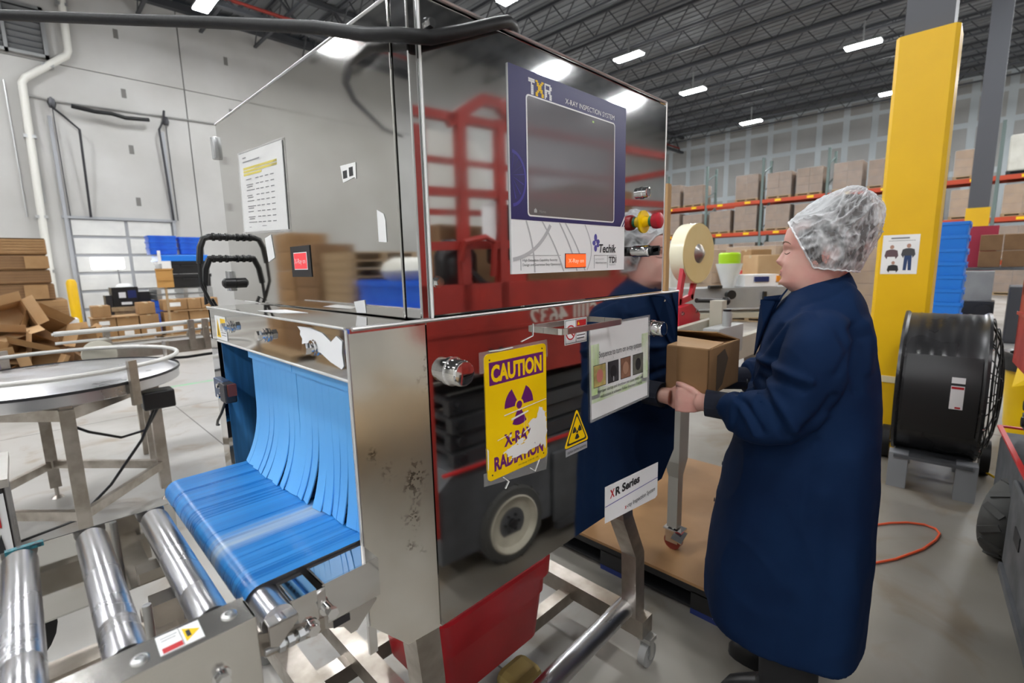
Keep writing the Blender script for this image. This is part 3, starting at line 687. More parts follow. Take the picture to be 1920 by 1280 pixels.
# strip curtain
curtain_m = mat('blue curtain', (.115, .40, .80), .5, col2=(.13, .44, .84), nscale=4)
curtain_i = mat('blue curtain edge', (.07, .27, .62), .5)
n = 18; y0, y1 = .692, 1.19; w = (y1-y0)/n
random.seed(3)
for i in range(n):
    ya = y0+i*w+(.0022 if i == 9 else 0); yb = y0+i*w+w-.0003
    q = i/(n-1)
    dx = .010+.024*min(1, q*1.5)
    dx += random.uniform(-.003, .003)
    dy = {5: -.006, 6: .012, 7: .010, 8: .006, 4: -.004, 1: -.003, 2: .004}.get(i, random.uniform(-.0015, .0015))
    mb = MB(); rings = []
    for s_ in range(21):
        t = s_/20; z = 1.395-t*(1.395-1.0685)
        b_ = max(0, (t-.55)/.45)
        xo = .3585-.004*t-dx*b_**2.5
        tw = .0022*math.sin(i*1.7)*b_; gap = .0009*b_
        yo = dy*b_**1.6
        rings.append([(xo+tw, ya+yo+gap, z), (xo-tw, yb+yo-gap, z), (xo-tw+.0022, yb+yo-gap, z), (xo+tw+.0022, ya+yo+gap, z)])
    mb.loft(rings)
    obj('curtain_strip', mb, curtain_m, mach, smooth_angle=30)
mb = MB(); mb.bb(.3500, .3545, .6905, y0+9*w, 1.306, 1.40); obj('curtain_header', mb, curtain_m, mach)
mb = MB(); mb.bb(.3500, .3545, y0+9*w+.0025, 1.19, 1.306, 1.40); ch = obj('curtain_header', mb, curtain_m, mach)
mb = MB()
for k in range(30): mb.cyl((.3476, .696+k*.0166, 1.3245), (.3481, .696+k*.0164, 1.3245), .0026, seg=8)
tag(obj('punched_hole', mb, ink, ch), kind='stuff')
# sensor
mb = MB(); mb.bb(.318, .336, 1.30, 1.372, 1.188, 1.238, .002); sn = obj('sensor_bracket', mb, mat('blue bracket', (.10, .15, .26), .3, .7), mach)
mb = MB(); mb.bb(.312, .338, 1.262, 1.305, 1.190, 1.236, .003); obj('photo_sensor', mb, darkmetal, sn)
mb = MB(); mb.bb(.318, .336, 1.253, 1.262, 1.208, 1.236); obj('sensor_lens', mb, mat('sensor red', (.16, .035, .02), .3), sn)
mb = MB(); mb.hexbolt((.318, 1.322, 1.225), (-1, 0, 0), .006, .005); mb.hexbolt((.318, 1.318, 1.200), (-1, 0, 0), .006, .005); obj('bolt', mb, chrome, sn)
mb = MB(); mb.tube([(.315, 1.28, 1.19), (.308, 1.29, 1.165), (.305, 1.32, 1.14), (.31, 1.355, 1.12), (.32, 1.38, 1.112)], .003, 6); obj('sensor_cable', mb, black_p, sn)
# feed belt
belt_m = mat('blue belt', (.008, .115, .38), .22, col2=(.03, .235, .58), nscale=8, nstretch=(.25, 14, 1), rough2=.4, bump=.01, bscale=90, bstretch=(.2, 1, 1), lo=.3, hi=.7)
def belt_nodes():
    N, L, b = mat_nodes(belt_m); tc = N.new('ShaderNodeTexCoord'); sx = N.new('ShaderNodeSeparateXYZ'); L.new(tc.outputs['Object'], sx.inputs[0])
    mp = N.new('ShaderNodeMapping'); mp.inputs['Scale'].default_value = (1.2, 30, 1); L.new(tc.outputs['Object'], mp.inputs[0])
    n = N.new('ShaderNodeTexNoise'); n.inputs['Scale'].default_value = 3; n.inputs['Detail'].default_value = 6; L.new(mp.outputs[0], n.inputs[0])
    s_ = N.new('ShaderNodeMath'); s_.operation = 'ADD'; L.new(sx.outputs['Y'], s_.inputs[0]); s_.inputs[1].default_value = .205
    a_ = N.new('ShaderNodeMath'); a_.operation = 'ABSOLUTE'; L.new(s_.outputs[0], a_.inputs[0])
    mr = N.new('ShaderNodeMapRange'); mr.inputs['From Min'].default_value = .055; mr.inputs['From Max'].default_value = 0; L.new(a_.outputs[0], mr.inputs[0])
    mu = N.new('ShaderNodeMath'); mu.operation = 'MULTIPLY'; L.new(mr.outputs[0], mu.inputs[0]); L.new(n.outputs['Fac'], mu.inputs[1])
    m2 = N.new('ShaderNodeMapRange'); m2.inputs['From Min'].default_value = .15; m2.inputs['From Max'].default_value = .6; m2.inputs['To Max'].default_value = .8; L.new(mu.outputs[0], m2.inputs[0])
    mx = N.new('ShaderNodeMix'); mx.data_type = 'RGBA'; mx.inputs['B'].default_value = (.42, .48, .50, 1)
    L.new(b.inputs['Base Color'].links[0].from_socket, mx.inputs['A']); L.new(m2.outputs[0], mx.inputs['Factor']); L.new(mx.outputs['Result'], b.inputs['Base Color'])
belt_nodes()
def belt_profile(x0, x1, zt, th, off=0.0):
    r = th/2; P = []
    for k in range(13):
        a = PI/2+PI*k/12; P.append((x0+r+math.cos(a)*(r+off), zt-r+math.sin(a)*(r+off)))
    P.append((x1, zt-th-off)); P.append((x1, zt+off)); return P
mb = MB(); P1 = belt_profile(.163, 1.43, 1.067, .05); P2 = belt_profile(.163, 1.43, 1.067, .05, -.003)
mb.prism([(x, .690, z) for x, z in P1], (0, .50, 0))
for f in mb.bm.faces:
    if len(f.verts) > 4: f.material_index = 1
be = obj('feed_belt', mb, [belt_m, darkmetal], mach, smooth_angle=25)
SIDE = Vector((-.015, .012, -.006))
def sobj(nm, m, mm, par):
    bmesh.ops.translate(m.bm, vec=SIDE, verts=m.bm.verts); return obj(nm, m, mm, par)
mb = MB(); mb.cyl((.188, .632, 1.042), (.188, 1.17, 1.042), .0215, seg=28); mb.cyl((.188, .615, 1.042), (.188, .632, 1.042), .012, seg=16); obj('end_roller', mb, rollersteel, mach)
mb = MB(); mb.prism([(.252, .634, 1.059), (.250, .6885, 1.059), (.336, .6885, 1.059), (.336, .634, 1.059)], (0, 0, .003)); mb.bb(.252, .336, .632, .6345, 1.0, 1.062); mb.cyl((.252, .634, 1.0595), (.251, .6885, 1.0595), .0028, seg=8); obj('belt_cover', mb, mirror, mach)
mb = MB(); mb.bb(.206, .240, .634, .6885, 1.057, 1.060); mb.bb(.206, .24, .632, .6345, 1.01, 1.060); mb.cyl((.207, .634, 1.0575), (.207, .6885, 1.0575), .0028, seg=8); obj('belt_cover', mb, mirror, mach)
sp_ = [(.345, 1.066), (.262, 1.058), (.235, 1.046), (.226, 1.028), (.230, 1.010), (.245, 1.0), (.262, .999), (.29, .985), (.300, .968), (.310, .968), (.345, 1.0)]
mb = MB(); mb.prism([(x, .622, z) for x, z in sp_], (0, .004, 0)); sobj('side_plate', mb, satin, mach)
mb = MB(); mb.bb(.275, .300, .6205, .6222, .992, 1.003); sobj('plate_slot', mb, ink, mach)
mb = MB(); mb.prism([(.168, .619, 1.046), (.262, .619, 1.018), (.262, .619, .998), (.185, .619, 1.006), (.168, .619, 1.02)], (0, .006, 0)); sobj('tension_bracket', mb, framesteel, mach)
mb = MB(); mb.bb(.185, .222, .602, .640, 1.056, 1.059, .001); mb.prism([(.185, .602, 1.058), (.185, .602, 1.03), (.195, .602, 1.025), (.222, .602, 1.05), (.222, .602, 1.058)], (0, .003, 0)); sobj('roller_guard', mb, satin, mach)
mb = MB(); mb.hexbolt((.268, .622, 1.030), (0, -1, 0), .0085, .007, shank=.012); mb.lathe([(.0, 0), (.007, 0), (.007, .02), (.0, .02)], (.268, .622, 1.03), (0, -1, 0), 14); sobj('bolt', mb, chrome, mach)
mb = MB(); mb.hexbolt((.243, .619, 1.015), (0, -1, 0), .0085, .006, shank=.004); sobj('bolt', mb, chrome, mach)
mb = MB(); mb.cyl((.180, .612, 1.020), (.236, .612, 1.016), .004, seg=10); sobj('tension_screw', mb, zinc, mach)
for x in (.2, .212, .226):
    mb = MB(); mb.cyl((x-.004, .612, 1.0185), (x+.004, .612, 1.018), .0085, seg=6, smooth=False); sobj('tension_nut', mb, zinc, mach)
# base frame
def leg_pair():
    m = MB(); m.bar((1.36, .83, .845), (1.36, .83, .66), .055, .04, (0, 1, 0)); return m
def bent(p, par=mach, nm='leg', w=.06):
    m = MB(); rings = []
    for i, q in enumerate(p):
        rings.append([(q[0]-w/2, q[1]-w/2, q[2]), (q[0]+w/2, q[1]-w/2, q[2]), (q[0]+w/2, q[1]+w/2, q[2]), (q[0]-w/2, q[1]+w/2, q[2])])
    m.loft(rings, smooth=False); return obj(nm, m, framesteel, par)
bent([(1.33, .84, .845), (1.36, .84, .64), (1.48, .86, .44), (1.49, .86, .12)])
bent([(.50, .80, .86), (.56, .86, .55), (.60, .90, .12)])
bent([(1.33, 1.36, .845), (1.36, 1.40, .64), (1.48, 1.78, .44), (1.49, 1.80, .12)])
bent([(.50, 1.36, .86), (.50, 1.40, .64), (.50, 1.70, .40), (.50, 1.72, .12)])
mb = MB(); mb.bar((.50, .80, .155), (.50, 1.86, .155), .07, .07); obj('frame_beam', mb, framesteel, mach)
mb = MB(); mb.bar((1.49, .80, .155), (1.49, 1.86, .155), .07, .07); obj('frame_beam', mb, framesteel, mach)
mb = MB(); mb.bar((.46, 1.45, .155), (1.52, 1.45, .155), .06, .06); obj('frame_beam', mb, framesteel, mach)
mb = MB(); mb.bar((.46, 1.16, .12), (1.52, 1.16, .12), .05, .05); obj('frame_beam', mb, framesteel, mach)
mb = MB(); mb.bar((.66, .95, .20), (.66, 1.80, .20), .06, .06); obj('frame_beam', mb, framesteel, mach)
def caster(p, r=.045, par=mach):
    p = Vector(p); m = MB(); m.cyl(p+Vector((0, -.014, r)), p+Vector((0, .014, r)), r, seg=20); w_ = obj('caster_wheel', m, mat('caster grey', (.30, .30, .29), .5) if 'caster grey' not in bpy.data.materials else bpy.data.materials['caster grey'], par)
    m = MB(); m.bb(p.x-.012, p.x+.012, p.y-.022, p.y-.017, r*.8, r*2.4); m.bb(p.x-.012, p.x+.012, p.y+.017, p.y+.022, r*.8, r*2.4); m.bb(p.x-.025, p.x+.025, p.y-.025, p.y+.025, r*2.35, r*2.7); m.cyl((p.x, p.y-.02, r), (p.x, p.y+.02, r), r*.35, seg=12); obj('caster_fork', m, zinc, par)
for p in ((.50, 1.87, 0), (1.49, 1.87, 0), (1.49, .80, 0), (.58, .86, 0)): caster(p)
# rear cables with ribbed glands
for z, y, e in ((1.597, 1.602, 0), (1.536, 1.622, .012)):
    mb = MB()
    for k in range(7): mb.cyl((.459-k*.0085, y, z), (.453-k*.0085, y, z), .0115 if k % 2 else .009, seg=12)
    mb.cyl((.462, y, z), (.398, y, z), .008, seg=10); obj('cable_gland', mb, black_p, mach)
    mb = MB(); mb.tube([(.402, y, z), (.388+e, y, z-.006), (.378+e, y, z-.03), (.372+e, y, z-.075)], .0085, 8); mb.tube([(.372+e, y, z-.07), (.369+e, y, z-.13), (.385+e, y, 1.42), (.43+e, y+.01, 1.32), (.45, y+.1, .9)], .0048, 8); obj('power_cable', mb, black_p, mach)
mb = MB(); mb.lathe([(.015, 0), (.015, .028), (.008, .034), (.0, .034)], (.4615, 1.615, 1.464), (-1, 0, 0), 14); obj('cable_plug', mb, black_p, mach)
# ---- notices taped on the machine
def sleeve(nm, lab, cat, P, n_, mp=paper):
    """P: four corners TL,TR,BR,BL; n_: outward normal"""
    N_ = Vector(n_); P = [Vector(p) for p in P]; c = sum(P, Vector())/4
    t = thing(nm, lab, cat, c)
    m = MB(); m.prism([p+N_*.0012 for p in P], N_*.0006); obj('sheet', m, mp, t)
    Q = [c+(p-c)*1.055 for p in P]
    m = MB(); m.prism([q+N_*.0024 for q in Q], N_*.0004); obj('plastic_sleeve', m, film, t)
    return t, (P[1]-P[0]).normalized(), (P[0]-P[3]).normalized(), P[3]+N_*.0022
t, r_, u_, o_ = sleeve('checklist_sheet', 'white checklist page in a clear sleeve taped to the upper side door', 'notice', [(.4615, 1.462, 1.803), (.4615, 1.170, 1.788), (.4615, 1.178, 1.593), (.4615, 1.478, 1.604)], (-1, 0, 0))
mb = MB()
for k in range(3): mb.prism([o_+r_*.03+u_*(.158-k*.0075), o_+r_*(.26 if k < 2 else .16)+u_*(.158-k*.0075), o_+r_*(.26 if k < 2 else .16)+u_*(.1635-k*.0075), o_+r_*.03+u_*(.1635-k*.0075)], (-.0002, 0, 0))
obj('highlight', mb, mat('highlighter', (.85, .72, .05), .5), t)
mb = MB()
def dash(m, a, b_, v, h=.0022): m.prism([o_+r_*a+u_*v+Vector((-.0002, 0, 0)), o_+r_*b_+u_*v+Vector((-.0002, 0, 0)), o_+r_*b_+u_*(v+h)+Vector((-.0002, 0, 0)), o_+r_*a+u_*(v+h)+Vector((-.0002, 0, 0))], (-.0002, 0, 0))
dash(mb, .03, .055, .186, .003); dash(mb, .03, .15, .176, .003)
for k in range(9):
    v = .132-k*.0135
    dash(mb, .045, .085+.01*(k % 3), v)
    for c_ in (.115, .145, .18, .215): dash(mb, c_, c_+.022, v)
    if k % 2: dash(mb, .05, .09, v-.005)
dash(mb, .045, .06, .012, .0015); dash(mb, .14, .17, .014, .0015)
obj('typing', mb, inkgrey, t)
t, r_, u_, o_ = sleeve('startup_notice', 'start-up sequence page with green fades in a clear sleeve on the lower door', 'notice', [(.934, .6675, 1.349), (1.205, .6675, 1.349), (1.209, .6675, 1.128), (.942, .6675, 1.122)], (0, -1, 0))
Ny = Vector((0, -.0002, 0))
mb = MB()
for s_, (a, b_) in enumerate(((.0, .035), (.235, .267))):
    for k in range(4):
        aa = a if s_ == 0 else b_-(b_-a)*(1-k*.25); bb_ = a+(b_-a)*(1-k*.25) if s_ == 0 else b_
        mb.prism([o_+r_*aa+u_*(.05+k*.01)+Ny*k, o_+r_*bb_+u_*(.05+k*.01)+Ny*k, o_+r_*bb_+u_*.185+Ny*k, o_+r_*aa+u_*.185+Ny*k], (0, -.0001, 0))
mb.prism([o_+u_*.04, o_+r_*.265+u_*.045, o_+r_*.265+u_*.078, o_+r_*.15+u_*.06, o_+r_*.05+u_*.075, o_+u_*.10], (0, -.0001, 0))
obj('green_fade', mb, green_print, t)
text('lettering', 'Sequence to turn on x-ray system', o_+r_*.032+u_*.150+Ny*4, r_, u_, .022, ink, t, width=.20)
text('lettering', 'Improper startup and shutdown can cause delays and', o_+r_*.024+u_*.062+Ny*4, r_, u_, .0125, ink, t, width=.215)
text('lettering', 'malfunctions in software. Follow directions if helpful.', o_+r_*.036+u_*.048+Ny*4, r_, u_, .0125, ink, t, width=.20)
pics = [(.010, .060, (.62, .50, .18)), (.072, .118, (.06, .06, .065)), (.130, .176, (.32, .16, .10)), (.190, .240, (.16, .16, .13))]
for i, (a, b_, c_) in enumerate(pics):
    pm = mat('photo tone', c_, .5, col2=tuple(x*.6 for x in c_), nscale=40)
    m = MB(); m.prism([o_+r_*(a-.0015)+u_*.0775+Ny*3, o_+r_*(b_+.0015)+u_*.0775+Ny*3, o_+r_*(b_+.0015)+u_*.1335+Ny*3, o_+r_*(a-.0015)+u_*.1335+Ny*3], (0, -.0001, 0)); pf = obj('picture_border', m, ink, t)
    m = MB(); m.prism([o_+r_*a+u_*.079+Ny*4, o_+r_*b_+u_*.079+Ny*4, o_+r_*b_+u_*.132+Ny*4, o_+r_*a+u_*.132+Ny*4], (0, -.0001, 0)); obj('picture', m, pm, t)
    c0 = o_+r_*((a+b_)/2)+u_*.105+Ny*5
    m = MB(); m.prism([c0+r_*(.014*math.cos(2*PI*k/16))+u_*(.017*math.sin(2*PI*k/16)) for k in range(16)], (0, -.0001, 0)); obj('picture_detail', m, [mat('photo pink', (.62, .22, .18), .5), ink, mat('photo copper', (.42, .24, .16), .5), ink][i], t)
    text('lettering', '1234'[i], o_+r_*((a+b_)/2)+u_*.140+Ny*4, r_, u_, .008, inkgrey, t, align='CENTER')
    if i == 1:
        m = MB(); m.prism([c0-r_*.002+u_*-.012+Ny, c0+r_*.002-u_*.012+Ny, c0+r_*.002-u_*.024+Ny, c0-r_*.002-u_*.024+Ny], (0, -.0001, 0)); obj('picture_detail', m, greyprint, t)
for a, b_ in (((.985, .664, 1.175), (1.0, .664, 1.105)), ((1.075, .664, 1.17), (1.035, .664, 1.10))):
    pass
# caution sign
t = thing('caution_sign', 'yellow CAUTION radiation sign with purple header and scraped white patch', 'sign', (.772, .667, 1.12))
CX0, CX1, CZ0, CZ1 = .5975, .7745, 1.081, 1.334
# keystone-free plate in machine plane
P1 = rrect(CX0, CX1, CZ0, CZ1, .010)
mb = MB(); mb.prism([(x, .6672, z) for x, z in P1], (0, -.0012, 0)); obj('sign_plate', mb, yellow, t)
mb = MB(); mb.bb(CX0+.011, CX1-.010, .6656, .6661, CZ1-.062, CZ1-.017); obj('header_band', mb, purple, t)
text('lettering', 'CAUTION', ((CX0+CX1)/2, .6655, CZ1-.055), (1, 0, 0), (0, 0, 1), .044, yellow, t, width=.146, bold=.045, align='CENTER')
trefoil((CX0+CX1)/2+.003, 1.218, .042, .6659, purple, t)
mb = MB(); mb.lathe([(.0125, 0), (.0125, .0006), (.0085, .0006), (.0085, 0)], ((CX0+CX1)/2+.003, .6659, 1.218), (0, -1, 0), 24, cap=False); obj('trefoil_ring', mb, yellow, t)
text('lettering', 'X-RAY', ((CX0+CX1)/2, .6659, 1.141), (1, 0, 0), (0, 0, 1), .034, purple, t, width=.085, bold=.04, align='CENTER')
text('lettering', 'RADIATION', ((CX0+CX1)/2+.002, .6659, 1.099), (1, 0, 0), (0, 0, 1), .038, purple, t, width=.146, bold=.04, align='CENTER')
text('lettering', 'www.safety.sign  P1 204 1407  1-800', (CX0+.085, .6659, 1.0885), (1, 0, 0), (0, 0, 1), .0045, ink, t, width=.062)
random.seed(11)
BY = [.66540]
def blob(cx_, cz_, rx, rz_, n=22, j=.28):
    P = []; BY[0] -= .000012
    for k in range(n):
        a = 2*PI*k/n; q = 1+random.uniform(-j, j); P.append((cx_+rx*q*math.cos(a), BY[0], cz_+rz_*q*math.sin(a)))
    return P
mb = MB()
for a in ((.742, 1.152, .028, .030), (.757, 1.17, .015, .028), (.762, 1.14, .011, .034), (.700, 1.122, .045, .012), (.668, 1.127, .020, .011), (.725, 1.136, .022, .014), (.690, 1.140, .012, .006)): mb.prism(blob(*a), (0, -.0003, 0))
for a_, b_, w_ in (((.645, 1.205), (.772, 1.213), .0022), ((.665, 1.192), (.715, 1.199), .0045), ((.70, 1.155), (.772, 1.185), .003), ((.705, 1.20), (.701, 1.165), .004), ((.625, 1.159), (.655, 1.163), .0015), ((.712, 1.186), (.708, 1.150), .002), ((.64, 1.128), (.68, 1.138), .003)):
    mb.bar((a_[0], .6652, a_[1]), (b_[0], .6652, b_[1]), .0003, w_, (0, 0, 1)) if False else mb.prism([(a_[0], .66515, a_[1]-w_/2), (b_[0], .66515, b_[1]-w_/3), (b_[0], .66515, b_[1]+w_/3), (a_[0], .66515, a_[1]+w_/2)], (0, -.0001, 0))
for k in range(10): mb.prism(blob(random.uniform(.66, .75), random.uniform(1.10, 1.165), random.uniform(.0015, .005), random.uniform(.001, .003), 8), (0, -.0003, 0))
mb.prism([(CX0, .6654, 1.15), (CX0+.0035, .6654, 1.145), (CX0+.002, .6654, 1.11), (CX0, .6654, 1.105)], (0, -.0003, 0))
tag(obj('scraped_patch', mb, mat('bare sign white', (.80, .79, .76), .5), t), kind='stuff')
mb = MB()
for x, z in ((CX0+.012, 1.092), (CX1-.012, 1.092), (CX0+.013, 1.322), (CX1-.013, 1.324)): mb.cyl((x, .6662, z), (x, .6655, z), .0018, seg=8)
obj('rivet_hole', mb, ink, t)
mb = MB()
mb.prism([(CX0-.012, .6670, CZ1+.006), (CX1+.006, .6670, CZ1+.007), (CX1+.007, .6670, CZ1-.03), (CX0-.012, .6670, CZ1-.035)], (0, -.0002, 0)); mb.prism([(CX0-.01, .6670, CZ0-.006), (CX1-.002, .6670, CZ0-.03), (CX1+.005, .6670, CZ0+.02), (CX0-.01, .6670, CZ0+.02)], (0, -.0002, 0))
tag(obj('clear_tape', mb, mat('clear tape', (.9, .9, .88), .15, alpha=.10), t), kind='stuff')
mb = MB(); mb.tube([(.611, .6665, CZ1+.005), (.64, .6662, CZ1+.003), (.675, .6664, CZ1+.004)], .0012, 5); mb.tube([(.64, .6664, CZ0-.004), (.655, .6662, CZ0-.018), (.645, .6664, CZ0-.03)], .0012, 5); mb.tube([(.70, .6664, CZ1+.012), (.735, .6662, CZ1+.02), (.737, .6664, CZ1+.045)], .001, 5); mb.tube([(.72, .6664, CZ0-.01), (.735, .6662, CZ0-.022), (.752, .6664, CZ0+.004)], .001, 5)
obj('tape_wrinkle', mb, mat('wrinkled tape', (.75, .75, .73), .3), t)
# black cable across the top
mb = MB(); mb.tube([(-1.2, 3.2, 2.45), (-.5, 2.3, 2.2), (.05, 1.585, 2.057), (.2, 1.352, 2.017), (.325, 1.10, 1.965), (.41, .85, 1.90), (.436, .74, 1.862), (.448, .67, 1.843), (.466, .649, 1.839), (.49, .644, 1.843), (.56, .648, 1.874), (.632, .647, 1.907), (.665, .653, 1.922), (.70, .672, 1.931), (.76, .72, 1.929), (1.05, .90, 1.929), (1.26, 1.2, 1.929), (1.33, 1.35, 1.8), (1.40, 1.48, .9), (1.40, 1.5, .06), (1.45, 1.6, .012), (2.2, 2.6, .012)], .0105, 12)
single('power_cable', mb, black_r, 'thick black cable slung across the top corner of the x-ray machine', 'cable', (.47, .66, 1.87))
# ------------------------------------------------------------------ roller conveyor in front
t = thing('roller_conveyor', 'steel roller conveyor with bare chrome rollers at the feed end of the machine', 'conveyor', (-.3, .8, 0))
RZ = 1.078
for i in range(8):
    x = .117-i*.0825
    mb = MB(); mb.lathe([(.008, 0), (.008, .004), (.0195, .005), (.0205, .012), (.0205, .076), (.0203, .0767), (.0205, .0774), (.0205, .358), (.0195, .362), (.008, .363), (.008, .37)], (x, .634, RZ), (0, 1, 0), 28)
    obj('roller', mb, rollersteel, t)
# near rail: folded channel
mb = MB(); mb.bb(-.62, .150, .586, .634, 1.0935, 1.0965, .001); mb.bb(-.62, .150, .5845, .588, .955, 1.0965, .001); mb.bb(.147, .150, .586, .625, .955, 1.0965); mb.bb(-.62, .150, .586, .61, .955, .958); mb.bb(-.62, .150, .632, .634, 1.03, 1.0965)
rl = obj('side_rail', mb, brushed, t)
mb = MB(); mb.prism([(.150, 1.012, .96), (.150, 1.012, 1.082), (.142, 1.012, 1.092), (-.62, 1.012, 1.092), (-.62, 1.012, .96)], (0, .003, 0)); mb.bb(-.62, .148, 1.012, 1.03, .96, .963); obj('side_rail', mb, mirror, t)
for p in ((.128, .610, 1.0965), (.042, .606, 1.0965), (-.13, .606, 1.0965)):
    mb = MB(); mb.lathe([(.0085, 0), (.0085, .0015), (.0065, .003), (.004, .003), (.0035, .001), (0, .001)], p, (0, 0, 1), 16); obj('rivet_nut', mb, zinc, t)
mb = MB(); mb.hexbolt((.108, .5845, 1.045), (0, -1, 0), .0075, .008, shank=.003); obj('bolt', mb, chrome, t)
for x in (.05, -.1): 
    mb = MB(); mb.cyl((x, .575, .985), (x, .585, .985), .004, seg=10); obj('screw', mb, zinc, t)
# warning label on the rail top
mb = MB(); mb.prism([(.058, .594, 1.0967), (.099, .592, 1.0967), (.100, .628, 1.0967), (.059, .630, 1.0967)], (0, 0, .0005)); wl = obj('warning_label', mb, white_p, t); wl['label'] = 'white label with yellow warning triangle and red band'
mb = MB(); mb.prism([(.083, .598, 1.0974), (.098, .611, 1.0974), (.083, .624, 1.0974)], (0, 0, .0003)); obj('yellow_triangle', mb, yellow, wl)
mb = MB(); mb.bb(.085, .089, .605, .617, 1.0977, 1.098); mb.bb(.080, .0805, .594, .629, 1.0974, 1.0976); mb.bb(.0625, .078, .622, .6225, 1.0974, 1.0976); mb.bb(.0625, .076, .617, .6175, 1.0974, 1.0976); obj('print', mb, ink, wl)
mb = MB(); mb.bb(.061, .0795, .595, .604, 1.0974, 1.0977); obj('red_band', mb, red_print, wl)
# blue tape scrap on far rail
mb = MB(); mb.bb(-.062, -.02, 1.008, 1.018, 1.088, 1.0945); obj('printed_tape', mb, mat('teal print', (.03, .22, .26), .5, col2=(.02, .02, .03), nscale=160), t)
# understructure
mb = MB(); mb.bar((.10, .64, .90), (.10, 1.01, .90), .04, .04); obj('cross_beam', mb, framesteel, t)
mb = MB(); mb.bar((-.62, .96, .885), (.14, .96, .885), .045, .05); obj('cross_beam', mb, framesteel, t)
mb = MB(); mb.bar((-.62, .70, .885), (.14, .70, .885), .03, .05); obj('cross_beam', mb, framesteel, t)
for x, y in ((.11, .95), (.11, .66), (-.5, .95), (-.5, .66)):
    mb = MB(); mb.bb(x-.02, x+.02, y-.02, y+.02, .02, .96); mb.cyl((x, y, 0), (x, y, .03), .028, seg=12); obj('leg', mb, framesteel, t)
mb = MB(); mb.cyl((.075, .84, .84), (.075, .84, 1.02), .006, seg=10); mb.hexbolt((.125, .95, .90), (1, 0, 0), .009, .008, shank=.012); mb.cyl((.12, .93, .86), (.16, .93, .86), .012, seg=12); obj('adjuster', mb, zinc, t)
# ------------------------------------------------------------------ under the machine
t = thing('red_tub', 'red plastic tub with rolled rim standing under the x-ray machine', 'tub', (.96, 1.22, .19))
def rr(cx_, cy_, hx, hy, r, z, n=4):
    P = []
    for sx, sy, a0 in ((1, 1, 0), (-1, 1, 90), (-1, -1, 180), (1, -1, 270)):
        for k in range(n+1):
            a = math.radians(a0+90*k/n); P.append((cx_+sx*(hx-r)+r*math.cos(a), cy_+sy*(hy-r)+r*math.sin(a), z))
    return P
mb = MB(); c = (.96, 1.22)
mb.loft([rr(*c, .215, .17, .05, .19), rr(*c, .232, .185, .05, .36), rr(*c, .238, .190, .05, .362), rr(*c, .240, .192, .05, .425), rr(*c, .255, .207, .055, .43), rr(*c, .258, .210, .055, .485), rr(*c, .248, .20, .05, .49), rr(*c, .232, .184, .045, .48), rr(*c, .210, .165, .04, .20)]); obj('tub_body', mb, redplastic, t)
t = thing('idler_roller', 'long bare chrome roller lying in the base under the machine', 'roller', (1.1, .9, .2))
mb = MB(); mb.cyl((.66, .86, .21), (1.47, .88, .21), .036, seg=24); obj('roller_tube', mb, rollersteel, t)
mb = MB(); mb.cyl((1.47, .88, .21), (1.51, .881, .21), .012, seg=12); mb.cyl((.62, .859, .21), (.66, .86, .21), .012, seg=12); obj('axle', mb, zinc, t)
mb = MB(); mb.bb(1.0, 1.14, 1.0, 1.12, 0, .10, .03); single('foam_block', mb, mat('ochre foam', (.42, .31, .10), .7), 'ochre foam block on the floor below the red tub', 'block', (1.07, 1.06, 0))
# ------------------------------------------------------------------ pallet with board top, by the worker's feet
t = thing('plastic_pallet', 'black plastic pallet topped with brown board beneath the carton sealer', 'pallet', (2.45, 1.1, 0))
mb = MB(); mb.bb(1.86, 3.06, .62, 1.72, .100, .145); obj('deck', mb, black_p, t)
for y in (.71, 1.17, 1.63):
    for x in (1.96, 2.46, 2.96):
        mb = MB(); mb.box((x, y, .065), (.20, .18, .08)); obj('block_foot', mb, black_p, t)
mb = MB(); mb.bb(1.865, 3.055, .625, 1.715, .022, .034); obj('lower_deck', mb, black_p, t)
for y in (.71, 1.17, 1.63):
    mb = MB(); mb.bb(1.86, 3.06, y-.09, y+.09, 0, .026); obj('runner', mb, blue_d, t)
mb = MB(); mb.bb(1.85, 1.853, .64, .70, .03, .085); ll = obj('pallet_label', mb, white_p, t)
mb = MB(); mb.bb(1.8485, 1.85, .645, .695, .06, .078); obj('red_band', mb, red_print, ll)
mb = MB(); mb.bb(1.84, 3.10, .60, 1.74, .145, .158); obj('board_top', mb, mat('brown board', (.38, .215, .095), .55, col2=(.30, .16, .065), nscale=3), t)
